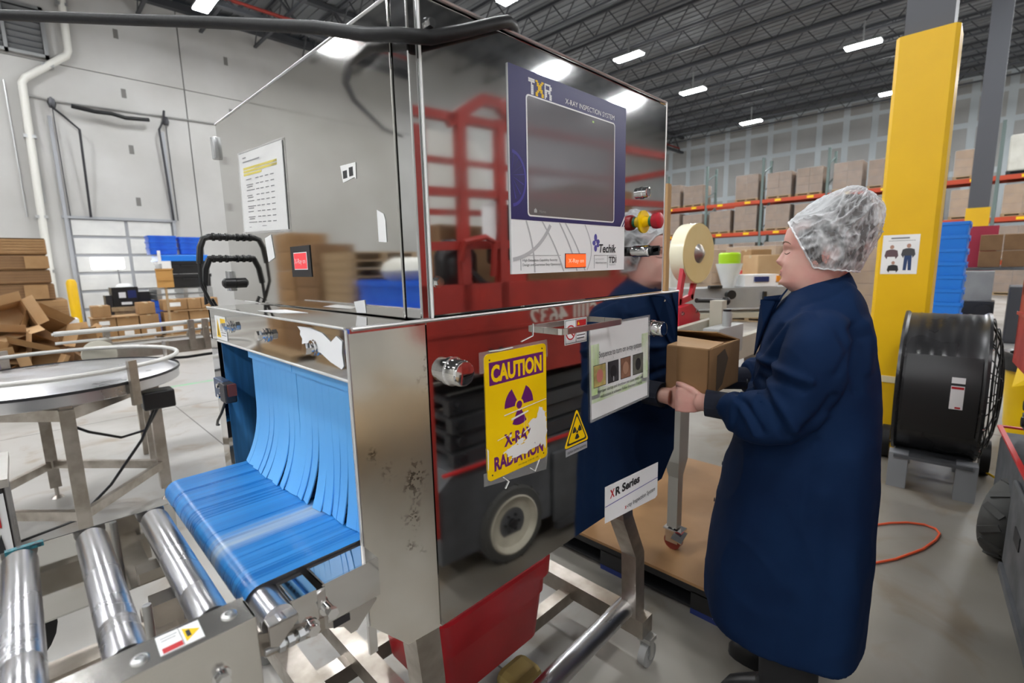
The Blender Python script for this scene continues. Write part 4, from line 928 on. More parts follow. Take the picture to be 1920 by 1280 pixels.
# ------------------------------------------------------------------ carton sealer on the pallet
t = thing('carton_sealer', 'beige carton sealing machine with red tape head and big tape reel', 'machine', (2.6, 1.2, .158))
def sealer_leg(x, y):
    mb = MB(); mb.bb(x-.045, x+.045, y-.035, y+.035, .60, .98); mb.loft([[(x-.045, y-.035, .60), (x+.045, y-.035, .60), (x+.045, y+.035, .60), (x-.045, y+.035, .60)], [(x-.024, y-.024, .52), (x+.024, y-.024, .52), (x+.024, y+.024, .52), (x-.024, y+.024, .52)]], smooth=False); mb.bb(x-.024, x+.024, y-.024, y+.024, .27, .56); lg = obj('leg', mb, mat('leg grey beige', (.36, .35, .31), .4) if 'leg grey beige' not in bpy.data.materials else bpy.data.materials['leg grey beige'], t)
    mb = MB(); mb.cyl((x-.017, y, .198), (x+.017, y, .198), .04, seg=20); w_ = obj('caster_wheel', mb, mat('caster red', (.22, .03, .02), .45) if 'caster red' not in bpy.data.materials else bpy.data.materials['caster red'], lg)
    mb = MB(); mb.bb(x-.026, x-.02, y-.03, y+.03, .195, .262); mb.bb(x+.02, x+.026, y-.03, y+.03, .195, .262); mb.bb(x-.03, x+.03, y-.05, y+.04, .255, .263); mb.box((x-.03, y-.04, .245), (.07, .05, .006), (.3, -.35, 0)); mb.cyl((x, y, .26), (x, y, .29), .018, seg=12); obj('caster_fork', mb, chrome, lg)
for x, y in ((2.03, .965), (2.03, 1.50), (2.98, .965), (2.98, 1.50)): sealer_leg(x, y)
mb = MB(); mb.bb(1.96, 3.05, .93, .975, .97, 1.09); obj('side_beam', mb, beige, t)
mb = MB(); mb.bb(1.96, 3.05, 1.49, 1.535, .97, 1.09); obj('side_beam', mb, beige, t)
mb = MB(); mb.bb(1.98, 3.03, .975, 1.49, 1.02, 1.035); obj('bed_plate', mb, beige, t)
for i in range(9):
    mb = MB(); mb.cyl((2.05+i*.1, .98, 1.052), (2.05+i*.1, 1.485, 1.052), .018, seg=12); obj('bed_roller', mb, zinc, t)
mb = MB(); mb.bar((2.05, 1.0, 1.15), (2.85, 1.06, 1.15), .03, .10); obj('guide_rail', mb, beige, t)
mb = MB(); mb.bar((2.05, 1.46, 1.15), (2.85, 1.40, 1.15), .03, .10); obj('guide_rail', mb, beige, t)
mb = MB(); mb.bb(2.20, 2.50, .86, .94, 1.05, 1.19, .008); mb.cyl((2.33, .88, 1.19), (2.33, .88, 1.26), .02, seg=12); obj('adjuster_box', mb, mat('sealer grey', (.40, .41, .40), .4), t)
mb = MB(); mb.cyl((2.33, .88, 1.22), (2.33, .88, 1.27), .018, seg=12); obj('clamp_knob', mb, black_p, t)
mb = MB(); mb.bb(2.42, 2.48, 1.44, 1.52, 1.09, 1.75); obj('mast', mb, beige, t)
mb = MB(); mb.bb(2.42, 2.48, .94, 1.0, 1.09, 1.3); obj('mast', mb, beige, t)
mb = MB(); mb.prism([(2.28, 1.09, 1.09), (2.50, 1.09, 1.09), (2.52, 1.09, 1.22), (2.42, 1.09, 1.28), (2.28, 1.09, 1.27)], (0, .12, 0)); th = obj('tape_head', mb, mat('head red', (.50, .012, .03), .35), t)
mb = MB(); mb.bar((2.36, 1.14, 1.27), (2.42, 1.14, 1.50), .02, .035); mb.bar((2.50, 1.14, 1.30), (2.60, 1.14, 1.50), .02, .03); mb.bar((2.36, 1.14, 1.29), (2.52, 1.14, 1.31), .02, .03); obj('reel_arm', mb, bpy.data.materials['head red'], th)
mb = MB(); mb.cyl((2.40, 1.06, 1.30), (2.60, 1.0, 1.285), .012, seg=10); mb.ball((2.61, .995, 1.285), .024, 10); obj('lever', mb, black_p, th)
for x in (2.31, 2.47):
    mb = MB(); mb.hexbolt((x, 1.09, 1.24), (0, -1, 0), .008, .006); mb.hexbolt((x, 1.09, 1.11), (0, -1, 0), .008, .006); obj('bolt', mb, chrome, th)
# tape reel
rc = Vector((2.53, 1.15, 1.535)); ax = Vector((-.10, -1, .0)).normalized()
t = thing('tape_reel', 'large reel of clear yellowish packing tape on the carton sealer', 'tape', rc)
mb = MB(); mb.lathe([(.05, -.04), (.152, -.04), (.155, -.036), (.155, .036), (.152, .04), (.05, .04), (.05, -.04)], rc, ax, 40, cap=False); obj('tape_roll', mb, tapem, t)
mb = MB(); mb.lathe([(.1555, -.0385), (.1558, -.0385), (.1558, .0385), (.1555, .0385)], rc, ax, 40, cap=False); obj('tape_rim', mb, tapeedge, t)
mb = MB(); mb.lathe([(.05, -.04), (.05, .04), (.04, .046), (.02, .062), (.0, .064)], rc, ax, 20); obj('reel_hub', mb, satin, t)
# tall board standing behind the machine
mb = MB(); mb.bb(3.07, 3.12, 1.575, 2.25, 0, 2.0); single('cardboard_sheets', mb, mat('board tan', (.44, .27, .12), .75), 'tall stack of flat cardboard sheets on edge behind the x-ray machine', 'cardboard', (3.1, 1.9, 0))
# ------------------------------------------------------------------ turntable
TC = Vector((.10, 3.90, 0))
t = thing('rotary_table', 'round stainless rotary accumulation table with tube guard rail on four legs', 'table', TC)
mb = MB(); mb.lathe([(0, .905), (.585, .905), (.595, .90), (.60, .895), (.60, .84), (.59, .835), (.58, .835), (.58, .86), (0, .86)], TC, (0, 0, 1), 56, cap=False); obj('table_disc', mb, mat('turntable steel', (.72, .72, .73), .26, 1, (.6, .6, .62), 4, rough2=.42), t)
mb = MB()
ring_ = [(TC.x+.60*math.cos(2*PI*k/56), TC.y+.60*math.sin(2*PI*k/56), .985) for k in range(56)]
mb.tube(ring_, .0125, 8, closed=True); obj('guard_rail', mb, mat('pale rail', (.62, .61, .58), .3), t)
mb = MB(); mb.lathe([(.604, .895), (.607, .895), (.607, .91), (.604, .91)], TC, (0, 0, 1), 56, cap=False); obj('rim_strip', mb, darkmetal, t)
legs = [(.10, 3.32), (.54, 3.84), (.02, 4.42), (-.40, 3.86)]
for i, (x, y) in enumerate(legs):
    mb = MB(); mb.bb(x-.03, x+.03, y-.03, y+.03, .08, .82); mb.cyl((x, y, .02), (x, y, .09), .012, seg=8); mb.cyl((x, y, 0), (x, y, .02), .035, r2=.02, seg=12); obj('leg', mb, framesteel, t)
    x2, y2 = legs[(i+1) % 4]
    mb = MB(); mb.bar((x, y, .24), (x2, y2, .24), .03, .05); obj('stretcher', mb, framesteel, t)
    mb = MB(); mb.bar((x, y, .79), (x2, y2, .79), .035, .06); obj('top_beam', mb, framesteel, t)
mb = MB(); mb.bar((.10, 3.32, .81), (.02, 4.42, .81), .05, .05); mb.bar((.54, 3.84, .81), (-.40, 3.86, .81), .05, .05); obj('cross_beam', mb, framesteel, t)
for a in (-62, 20, 110, 200):
    a = math.radians(a); p = TC+Vector((math.cos(a), math.sin(a), 0))*.625
    mb = MB(); mb.box((p.x, p.y, .90), (.045, .02, .25), (0, 0, a+PI/2)); obj('rail_post', mb, framesteel, t)
mb = MB(); mb.bb(.44, .60, 3.50, 3.62, .69, .80, .01); obj('drive_motor', mb, black_p, t)
mb = MB(); mb.bb(-.04, .09, 4.2, 4.33, .60, .77, .01); obj('control_box', mb, black_p, t)
mb = MB(); mb.tube([(.52, 3.55, .70), (.45, 3.62, .55), (.34, 3.75, .50), (.2, 3.85, .55), (.1, 3.9, .62)], .008, 6); mb.tube([(.50, 3.55, .70), (.42, 3.60, .50), (.25, 3.66, .25), (.08, 3.75, .06), (-.15, 3.8, .012), (-.5, 3.7, .012), (-1.2, 3.4, .012)], .008, 6); obj('power_cord', mb, black_p, t)
# ------------------------------------------------------------------ chain conveyor behind the turntable
t = thing('chain_conveyor', 'low steel chain conveyor with side guide rails behind the rotary table', 'conveyor', (1.4, 4.75, 0))
mb = MB(); mb.bb(.35, 3.4, 4.62, 4.66, .86, .96); mb.bb(.35, 3.4, 4.92, 4.96, .86, .96); obj('side_frame', mb, framesteel, t)
mb = MB(); mb.bb(.35, 3.4, 4.66, 4.92, .935, .945); obj('chain_bed', mb, mat('chain grey', (.30, .29, .27), .45, col2=(.22, .21, .2), nscale=40), t)
def grail(y0, ya, z, r=.014):
    mb = MB(); mb.tube([(.14, y0, z), (.5, y0+.02, z), (1.2, ya+.12, z), (3.4, ya+.14, z)], r, 8); obj('guide_rail', mb, mat('bright rail', (.66, .65, .62), .3) if 'bright rail' not in bpy.data.materials else bpy.data.materials['bright rail'], t)
grail(4.53, 4.55, 1.10, .017); grail(4.53, 4.55, 1.035, .010); grail(4.96, 4.9, 1.06, .010)
for x in (.42, .95, 1.05, 1.6, 2.2, 2.8):
    mb = MB(); mb.bb(x-.02, x+.02, 4.56, 4.60, .88, 1.12); mb.cyl((x, 4.52, 1.05), (x, 4.66, 1.05), .01, seg=8); mb.lathe([(.03, 0), (.03, .03), (0, .03)], (x, 4.60, 1.0), (0, 1, 0), 12); obj('rail_bracket', mb, framesteel, t)
for x in (.6, 2.0, 3.2):
    for y in (4.64, 4.94):
        mb = MB(); mb.bb(x-.025, x+.025, y-.02, y+.02, 0, .86); obj('leg', mb, framesteel, t)
mb = MB(); mb.lathe([(.10, 0), (.10, .05), (.06, .06), (0, .06)], (.36, 4.55, .93), (0, -1, 0), 20); obj('end_wheel', mb, mat('cream wheel', (.6, .57, .48), .5), t)
mb = MB(); mb.tube([(.35, 4.62, .86), (.9, 4.6, .82), (1.6, 4.6, .84), (2.6, 4.62, .86)], .012, 6); obj('return_strip', mb, black_r, t)
mb = MB(); mb.bb(.30, .45, 4.52, 4.60, .90, .96, .01); obj('gear_motor', mb, darkmetal, t)
# ------------------------------------------------------------------ dark cabinet at left edge
t = thing('control_cabinet', 'dark control cabinet with white picture sticker at the left edge of the frame', 'cabinet', (-.45, 2.2, 0))
mb = MB(); mb.bb(-.75, -.10, 2.05, 2.35, .10, .88, .006); obj('cabinet_body', mb, black_g, t)
mb = MB(); mb.bb(-.76, -.09, 2.035, 2.365, .88, .905); obj('cabinet_top', mb, satin, t)
mb = MB(); mb.bb(-.74, -.105, 2.040, 2.05, .66, .86); stp = obj('picture_sticker', mb, white_p, t)
mb = MB(); mb.prism([(-.2+.03*math.cos(k), 2.038, .72+.035*math.sin(k)) for k in [2*PI*i/14 for i in range(14)]], (0, -.001, 0)); mb.prism([(-.26, 2.038, .79), (-.21, 2.038, .80), (-.20, 2.038, .77), (-.25, 2.038, .76)], (0, -.001, 0)); mb.prism([(-.145, 2.038, .67), (-.125, 2.038, .74), (-.12, 2.038, .68)], (0, -.001, 0)); obj('print', mb, ink, stp)
mb = MB(); mb.bb(-.15, -.12, 2.037, 2.04, .76, .82); obj('red_print', mb, red_print, stp)
mb = MB()
for k in range(4): mb.bb(-.75, -.10, 2.03, 2.05, .60+k*.014, .608+k*.014)
obj('white_trim', mb, white_p, t)
mb = MB(); mb.lathe([(.16, 0), (.16, .05), (.1, .06), (.03, .05), (0, .05)], (-.2, 2.05, .44), (0, -1, 0), 28); obj('round_hub', mb, black_r, t)
for x in (-.7, -.15):
    mb = MB(); mb.bb(x-.03, x+.03, 2.08, 2.32, 0, .10); obj('foot', mb, darkmetal, t)
# ------------------------------------------------------------------ background: left side
def lobj(name, mb, m, parent, **k):
    """mesh given in the parent's own local coordinates"""
    sv = WMX.get(parent); WMX[parent] = Matrix(); o = obj(name, mb, m, parent, **k); WMX[parent] = sv; WMX[o] = sv; return o
def closed_box(name, lab, x0, x1, y0, y1, z0, z1, m, tape=True, label_side=None, cat='box', group=None, rz=0):
    c = ((x0+x1)/2, (y0+y1)/2, z0); w, d, h = x1-x0, y1-y0, z1-z0
    t = thing(name, lab, cat, c, rz, group)
    mb = MB(); mb.bb(-w/2, w/2, -d/2, d/2, 0, h, min(.012, h*.06)); lobj('carton_body', mb, m, t)
    if tape:
        mb = MB(); mb.bb(-.03, .03, -d/2-.002, d/2+.002, h-.1*h, h+.002); lobj('tape', mb, mat('parcel tape', (.50, .38, .22), .3) if 'parcel tape' not in bpy.data.materials else bpy.data.materials['parcel tape'], t)
    if label_side:
        mb = MB(); mb.bb(-w*.22, w*.22, -d/2-.004, -d/2, h*.35, h*.72); lobj('paper_label', mb, paper, t)
    return t
# strapped stack of flat bundles at the left
zz = [(.12, .28, -1.3, .50, cardboard_d), (.285, .715, -1.3, .50, cardboard_d), (.72, 1.095, -1.3, .58, cardboard), (1.10, 1.365, -1.3, .45, cardboard_d), (1.37, 1.585, -1.3, .43, cardboard_d), (1.59, 1.825, -1.3, .41, cardboard_d), (1.83, 2.085, -1.3, .43, cardboard)]
for i, (z0, z1, x0, x1, m_) in enumerate(zz):
    t = thing('carton_bundle', 'strapped bundle of flat cartons, %s from the top of the stack' % ORD[6-i], 'cardboard', (-.4, 11.6, z0), 0, 'bundles in the tall carton stack')
    mb = MB(); mb.bb(x0+.4, x1+.4, -.55, .55, .0, z1-z0-.004, .02); lobj('bundle', mb, m_, t)
    mb = MB()
    for k in range(3 if z1-z0 < .2 else 6): mb.bb(x0+.4+.01, x1+.4-.006, -.556, .556, .03+k*.045, .034+k*.045)
    lobj('sheet_edge', mb, cardboard_d if m_ is cardboard else cardboard, t)
    mb = MB(); mb.bb(.02, .05, -.558, .558, -.0, z1-z0); lobj('strap', mb, mat('green strap', (.09, .12, .08), .5) if 'green strap' not in bpy.data.materials else bpy.data.materials['green strap'], t)
    if i in (3, 5):
        mb = MB(); mb.bb(.40+.03*i, .68+.03*i, -.575, -.55, .02, z1-z0-.02); lobj('carton_end', mb, cardboard, t)
def pallet(loc, lab, w=1.2, d=1.0, m=wood, group='wooden pallets'):
    t = thing('wooden_pallet' if m is wood else 'plastic_pallet', lab, 'pallet', loc, 0, group)
    for k in range(7):
        mb = MB(); mb.bb(-w/2, w/2, -d/2+k*d/7+.01, -d/2+(k+1)*d/7-.01, .10, .12); lobj('deck_board', mb, m, t)
    for x in (-w/2+.05, 0, w/2-.05):
        mb = MB(); mb.bb(x-.045, x+.045, -d/2, d/2, .0, .1); lobj('stringer', mb, m, t)
    return t
pallet((-.4, 11.6, 0), 'wooden pallet under the tall stack of carton bundles', 1.8, 1.1)
def open_carton(lab, loc, rot, d, m=cardboard, fl=(2.0, 2.3, 1.9, 2.4), group='empty cartons thrown in a heap'):
    t = thing('empty_carton', lab, 'box', loc, 0, group); t.rotation_euler = rot
    w, l, h = d; th = .006
    mb = MB(); mb.bb(-w/2, w/2, -l/2, l/2, 0, th)
    for x in (-w/2, w/2-th): mb.bb(x, x+th, -l/2, l/2, 0, h)
    for y in (-l/2, l/2-th): mb.bb(-w/2, w/2, y, y+th, 0, h)
    lobj('carton_body', mb, m, t)
    f = .30*min(w, l)+.02
    for k, (sx, sy) in enumerate(((1, 0), (-1, 0), (0, 1), (0, -1))):
        a = fl[k]; mb = MB()
        if sx:
            p = Vector((sx*w/2, 0, h)); q = p+Vector((sx*math.cos(a-PI/2)*f, 0, math.sin(PI/2-a+PI/2)*f*1.0))
            dv = Vector((sx*math.sin(a-PI/2), 0, math.cos(a-PI/2)))*f
            mb.prism([p+Vector((0, -l/2, 0)), p+Vector((0, l/2, 0)), p+Vector((0, l/2, 0))+dv, p+Vector((0, -l/2, 0))+dv], (0, 0, .005))
        else:
            p = Vector((0, sy*l/2, h)); dv = Vector((0, sy*math.sin(a-PI/2), math.cos(a-PI/2)))*f
            mb.prism([p+Vector((-w/2, 0, 0)), p+Vector((w/2, 0, 0)), p+Vector((w/2, 0, 0))+dv, p+Vector((-w/2, 0, 0))+dv], (0, 0, .005))
        lobj('flap', mb, m, t)
    return t
R_ = math.radians
heap = [
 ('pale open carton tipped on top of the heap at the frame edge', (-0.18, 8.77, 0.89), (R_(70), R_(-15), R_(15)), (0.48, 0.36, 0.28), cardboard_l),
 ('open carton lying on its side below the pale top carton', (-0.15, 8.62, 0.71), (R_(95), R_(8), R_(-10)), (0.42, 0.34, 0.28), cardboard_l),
 ('carton with a long flap leaning right, upper part of the heap', (0.06, 8.93, 0.71), (R_(60), R_(35), R_(20)), (0.42, 0.36, 0.28), cardboard),
 ('carton tilted toward the turntable, front right of the heap', (0.09, 8.32, 0.41), (R_(75), R_(20), R_(-25)), (0.50, 0.36, 0.28), cardboard),
 ('crushed pale carton low at the left of the heap', (-0.33, 8.40, 0.44), (R_(100), R_(-10), R_(5)), (0.45, 0.34, 0.25), cardboard_l),
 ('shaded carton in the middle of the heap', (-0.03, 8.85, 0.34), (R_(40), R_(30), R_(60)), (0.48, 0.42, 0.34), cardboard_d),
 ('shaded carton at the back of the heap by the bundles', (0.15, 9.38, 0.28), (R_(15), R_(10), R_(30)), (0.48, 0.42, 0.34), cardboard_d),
 ('small upright carton at the right end of the heap', (0.54, 9.52, 0.47), (R_(4), R_(-3), R_(8)), (0.38, 0.31, 0.20), cardboard),
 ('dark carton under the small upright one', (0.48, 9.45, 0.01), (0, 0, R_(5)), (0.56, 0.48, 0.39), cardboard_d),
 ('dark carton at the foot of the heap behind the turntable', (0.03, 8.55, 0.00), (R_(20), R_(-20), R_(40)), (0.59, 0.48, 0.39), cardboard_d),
 ('wide carton at the foot of the heap at the frame edge', (-0.52, 8.55, 0.00), (R_(5), R_(12), R_(-20)), (0.62, 0.50, 0.42), cardboard)]
for lab, loc, rot, d, m_ in heap: open_carton(lab, loc, rot, d, m_, tuple(random.uniform(1.75, 2.6) for _ in range(4)))
# cartons on pallets by the dock door
pallet((1.38, 13.3, 0), 'wooden pallet under the cartons left of the hand cart sign')
for lab, a in (('lone brown carton on top of the left pallet load by the dock door', (1.02, 1.32, 13.0, 13.4, .615, .85, 0)), ('brown carton with white label, left in the row below the paper sheet', (1.0, 1.38, 13.0, 13.45, .37, .595, 1)), ('plain brown carton, right in the row below the paper sheet', (1.39, 1.76, 13.0, 13.45, .37, .595, 0)), ('brown carton, bottom left of the left pallet load', (1.0, 1.38, 13.0, 13.45, .12, .365, 0)), ('brown carton with label, bottom middle of the left pallet load', (1.39, 1.76, 13.0, 13.45, .12, .365, 1)), ('brown carton on the right end of the left pallet load', (1.78, 2.08, 13.0, 13.4, .62, .87, 0)), ('brown carton below the right end carton', (1.78, 2.12, 13.0, 13.45, .37, .61, 0)), ('brown carton at the bottom right of the left pallet load', (1.78, 2.14, 13.0, 13.45, .12, .36, 1))):
    closed_box('carton', lab, *a[:6], cardboard, True, a[6], group='cartons on the left pallet')
mb = MB(); mb.bb(.98, 1.77, 12.96, 13.5, .598, .612); single('paper_sheet', mb, cardboard_l, 'pale sheet lying over the left pallet cartons', 'sheet', (1.38, 13.2, .6))
pallet((2.75, 13.3, 0), 'wooden pallet under the cartons in front of the blue totes')
for lab, a in (('long brown carton with label, upper row in front of the blue totes', (2.22, 2.68, 13.0, 13.4, .66, .90, 1)), ('brown carton beside the long one in the upper row by the blue totes', (2.69, 2.95, 13.0, 13.4, .66, .90, 0)), ('right carton of the upper row by the machine cables', (2.96, 3.3, 13.0, 13.4, .66, .90, 0)), ('brown carton in the middle row under the tan sheet, left', (2.22, 2.68, 13.0, 13.4, .38, .63, 0)), ('brown carton in the middle row under the tan sheet, right', (2.70, 3.16, 13.0, 13.4, .38, .63, 0)), ('brown carton in the lowest row in front of the totes, left', (2.22, 2.68, 13.0, 13.4, .12, .37, 1)), ('brown carton in the lowest row in front of the totes, right', (2.70, 3.16, 13.0, 13.4, .12, .37, 1))):
    closed_box('carton', lab, *a[:6], cardboard, True, a[6], group='cartons on the right pallet')
mb = MB(); mb.bb(2.4, 3.3, 12.94, 13.45, .634, .652); single('tan_sheet', mb, cardboard_l, 'tan board lying between carton rows in front of the totes', 'sheet', (2.8, 13.2, .63))
# blue totes, black crates, pallets
def tote(loc, lab, w=.62, d=.5, h=.22, m=blue_p, name='tote', group=None):
    t = thing(name, lab, 'tote', loc, 0, group)
    mb = MB(); mb.loft([rr(0, 0, w*.47, d*.47, .03, 0), rr(0, 0, w*.482, d*.482, .03, h*.75), rr(0, 0, w*.5, d*.5, .03, h*.76), rr(0, 0, w*.5, d*.5, .03, h), rr(0, 0, w*.47, d*.47, .03, h), rr(0, 0, w*.45, d*.45, .03, .02)]); lobj('tote_body', mb, m, t)
    mb = MB(); mb.bb(-w*.12, w*.12, -d*.51, -d*.49, h*.55, h*.72); lobj('handle', mb, m, t)
    return t
for i, (x, z) in enumerate(((2.55, 1.92), (2.55, 2.06), (2.55, 2.18))): tote((x, 14.2, z), 'blue tote, %s up in the left blue stack by the dock door' % ORD[i], .56, .5, .17, group='blue totes by the dock door')
for i, (x, z) in enumerate(((3.12, 1.92), (3.12, 2.06), (3.12, 2.16))): tote((x, 14.2, z), 'blue tote, %s up in the right blue stack by the dock door' % ORD[i], .5, .5, .17, group='blue totes by the dock door')
mb = MB(); mb.bb(2.42, 3.42, 13.85, 14.75, 1.78, 1.905, .02); mb.bb(2.4, 3.44, 13.83, 14.77, 1.76, 1.80); single('crate_cover', mb, blue_p2, 'bright blue cover on the black crates, under the blue totes', 'cover', (2.9, 14.2, 1.78))
for i, z in enumerate((1.14, 1.46)): tote((2.95, 14.3, z), '%s black bulk crate below the blue lid' % ('lower', 'upper')[i], 1.0, .9, .31, black_p, 'bulk_crate', 'black crates under the blue lid')
for i, z in enumerate((.02, .16, .30, .44, .58, .72, .86, 1.0)):
    if i > 5: m_, n_ = zinc, 'grey'
    else: m_, n_ = blue_p, 'blue'
    pallet((2.85, 14.3, z), '%s plastic pallet, %s up in the pallet pile under the black crates' % (n_, ORD[i]), 1.15, .95, m_, 'plastic pallets under the crates')
mb = MB(); mb.bb(2.44, 2.62, 13.78, 13.82, 1.42, 1.76); mb.bb(2.38, 2.44, 13.78, 13.82, 1.7, 2.0); single('white_bag', mb, paper, 'white plastic bag hanging beside the blue totes', 'bag', (2.5, 13.8, 1.45))
mb = MB(); mb.bb(2.1, 2.4, 13.0-.42, 13.0-.4, 1.18, 1.57, 0); mb.bb(2.09, 2.41, 12.565, 12.58, 1.55, 1.58); mb.bb(2.12, 2.38, 12.56, 12.58, 1.33, 1.36)
t = thing('cardboard_sign', 'brown cardboard box sign on a pole in front of the totes', 'sign', (2.25, 12.6, 0)); obj('sign_box', mb, mat('sign orange card', (.50, .26, .07), .7), t)
mb = MB(); mb.bb(2.23, 2.27, 12.6, 12.64, 0, 1.2); obj('pole', mb, wood, t)
mb = MB(); mb.bb(2.05, 2.45, 12.45, 12.8, 0, .02); obj('base', mb, wood, t)
t = thing('pole_panel', 'glowing white rectangular panel on a thin pole before the dock door', 'lamp', (1.9, 17.0, 0))
mb = MB(); mb.bb(1.46, 2.16, 16.93, 17.0, 1.62, 1.93, .03); obj('panel_box', mb, panel_light, t)  # white panel with an emissive face
mb = MB(); mb.bb(2.0, 2.03, 17.0, 17.03, 0, 1.9); mb.bb(1.85, 2.18, 16.9, 17.2, 0, .03); obj('pole', mb, zinc, t)
t = thing('black_cabinet', 'black equipment cabinet with papers and white cloth on top by the dock door', 'cabinet', (1.78, 14.9, 0))
mb = MB(); mb.bb(1.55, 2.05, 14.6, 15.1, .72, 1.18, .01); obj('cabinet_body', mb, black_p, t)
mb = MB(); mb.bb(1.67, 1.8, 14.585, 14.6, .93, 1.06); mb.bb(1.7, 1.9, 14.585, 14.6, .77, .83); obj('paper_label', mb, paper, t)
mb = MB(); mb.bb(1.84, 2.0, 14.59, 14.6, .92, 1.10); obj('blue_panel', mb, blue_d, t)
mb = MB(); mb.ball((1.83, 14.85, 1.18), .16, 12, (1.1, .9, .55)); obj('white_cloth', mb, paper, t)
mb = MB(); mb.bb(1.5, 2.1, 14.55, 15.15, .62, .72); mb.bb(1.55, 2.05, 14.6, 15.1, 0, .62); obj('wooden_stand', mb, wood, t)
mb = MB(); mb.bb(1.42, 1.54, 14.6, 15.0, .5, 1.0); mb.bb(2.06, 2.3, 14.7, 15.1, .6, 1.05); obj('side_box', mb, darkmetal, t)
mb = MB(); mb.bb(.55, .72, 11.6, 12.0, 0, .72, .01); mb.cyl((.63, 11.59, .6), (.63, 11.57, .6), .06, seg=12); single('white_pail_box', mb, paper, 'white box with dark round mark at the heap of cartons', 'box', (.63, 11.8, 0))
# things out of frame to the left that the steel door mirrors
pallet((-2.95, 8.9, 0), 'wooden pallet under the mirrored carton stack', 1.3, 1.9)
random.seed(5)
def mirror_stack(x, y, n, nm, m_, w, d, h, lab, z0=.12):
    for i in range(n): closed_box(nm, '%s, %s layer up' % (lab, ORD[i]), x-w/2, x+w/2, y-d/2, y+d/2, z0+i*h, z0+(i+1)*h-.006, m_, False, None, group=lab)
mirror_stack(-2.95, 9.4, 6, 'carton', cardboard, .7, .8, .34, 'big brown carton stacked out of frame left of the machine')
mirror_stack(-2.95, 8.45, 5, 'carton', cardboard_d, .7, .9, .36, 'dark carton beside the stack left of the machine')
for i in range(14): pallet((-3.2, 7.3, i*.125), 'pale wooden pallet in the tall empty pile left of the machine, %s up' % (ORD[i]), 1.2, .9, wood, 'empty pallets piled left')
for i in range(4): tote((-3.1, 6.1, .0+i*.33), 'blue bulk tote out of frame left, %s up' % ORD[i], 1.0, 1.2, .33, blue_p, 'bulk_tote', 'blue bulk totes left')
mb = MB(); mb.ball((-3.1, 6.1, 1.45), .35, 12, (1, 1.3, .6)); single('film_bundle', mb, whitewrap, 'bundle of white film on the blue bulk totes left of the machine', 'film', (-3.1, 6.1, 1.3))
# ------------------------------------------------------------------ right side: fan
t = thing('drum_fan', 'large black drum fan on grey feet with small wheels beside the yellow column', 'fan', (4.25, .19, 0), math.radians(3))
fc = Vector((0, 0, .655)); fr = .462
mb = MB(); prof = [(fr-.03, .21), (fr+.012, .215), (fr+.014, .20), (fr, .185)]
for k in range(5): prof += [(fr, .15-k*.06), (fr+.003, .135-k*.06), (fr, .12-k*.06)]
prof += [(fr, -.17), (fr+.014, -.19), (fr+.012, -.205), (fr-.03, -.20)]
mb.lathe(prof, fc, (0, 1, 0), 64, cap=False); mb.lathe([(fr-.035, .2), (fr-.035, -.2)], fc, (0, 1, 0), 64, cap=False); lobj('drum', mb, black_g, t)
mb = MB(); mb.prism([(-fr-.004, -.175, .36), (-fr-.004, .175, .36), (-fr-.004, .175, .86), (-fr-.004, -.175, .86)], (-.004, 0, 0))
sg = []
for k in range(9):
    a = PI+(-.55+1.1*k/8); sg.append((fc.x+(fr+.008)*math.cos(a), 0, fc.z+(fr+.008)*math.sin(a)))
mb.bm.free(); mb = MB(); mb.loft([[(p[0], -.172, p[2]) for p in sg], [(p[0], .172, p[2]) for p in sg], [(p[0]*1.008, .172, p[2]) for p in sg], [(p[0]*1.008, -.172, p[2]) for p in sg]], closed=False, caps=False); lobj('drum_panel', mb, black_p, t)
mb = MB(); mb.prism([(-fr-.010, -.105, .60), (-fr-.010, -.045, .60), (-fr-.010, -.045, .74), (-fr-.010, -.105, .74)], (-.002, 0, 0)); mb.prism([(-fr-.008, -.105, .755), (-fr-.008, -.045, .755), (-fr-.006, -.045, .79), (-fr-.006, -.105, .79)], (-.002, 0, 0)); fl_ = lobj('rating_label', mb, white_p, t); fl_['label'] = 'white rating label with red lines'
mb = MB(); mb.bb(-fr-.0135, -fr-.012, -.102, -.048, .722, .735); mb.bb(-fr-.0135, -fr-.012, -.095, -.07, .605, .615); lobj('red_line', mb, red_print, fl_)
mb = MB(); mb.cyl((-fr-.003, -.21, .5), (-fr-.003, -.2, .5), .006, seg=8); mb.cyl((-.36, -.212, .95), (-.36, -.2, .95), .006, seg=8); mb.cyl((-.33, -.212, .33), (-.33, -.2, .33), .006, seg=8); lobj('bolt', mb, chrome, t)
for s_, nm in ((-1, 'front_guard'), (1, 'rear_guard')):
    mb = MB(); g_ = 1.0 if s_ < 0 else .15
    for r, dy in ((.10, .085*g_), (.17, .082*g_), (.24, .075*g_), (.31, .062*g_), (.38, .045*g_), (.44, .02*g_)): mb.tube([(r*math.cos(2*PI*k/40), s_*(.20+dy), .655+r*math.sin(2*PI*k/40)) for k in range(40)], .004, 5, closed=True)
    for k in range(16):
        a = 2*PI*k/16; mb.tube([(q*math.cos(a), s_*(.20+dy), .655+q*math.sin(a)) for q, dy in ((.06, .085*g_), (.17, .082*g_), (.31, .062*g_), (.46, .0))], .004, 5)
    mb.cyl((0, s_*(.20+.08*g_), .655), (0, s_*(.205+.085*g_), .655), .09, seg=20); lobj(nm, mb, black_p, t)
mb = MB(); mb.cyl((0, -.12, .655), (0, .12, .655), .08, seg=20)
for k in range(5):
    a = 2*PI*k/5; mb.bar((.06*math.cos(a), -.03, .655+.06*math.sin(a)), (.40*math.cos(a), .03, .655+.40*math.sin(a)), .15, .006, (0, 1, .4))
lobj('fan_blades', mb, darkmetal, t)
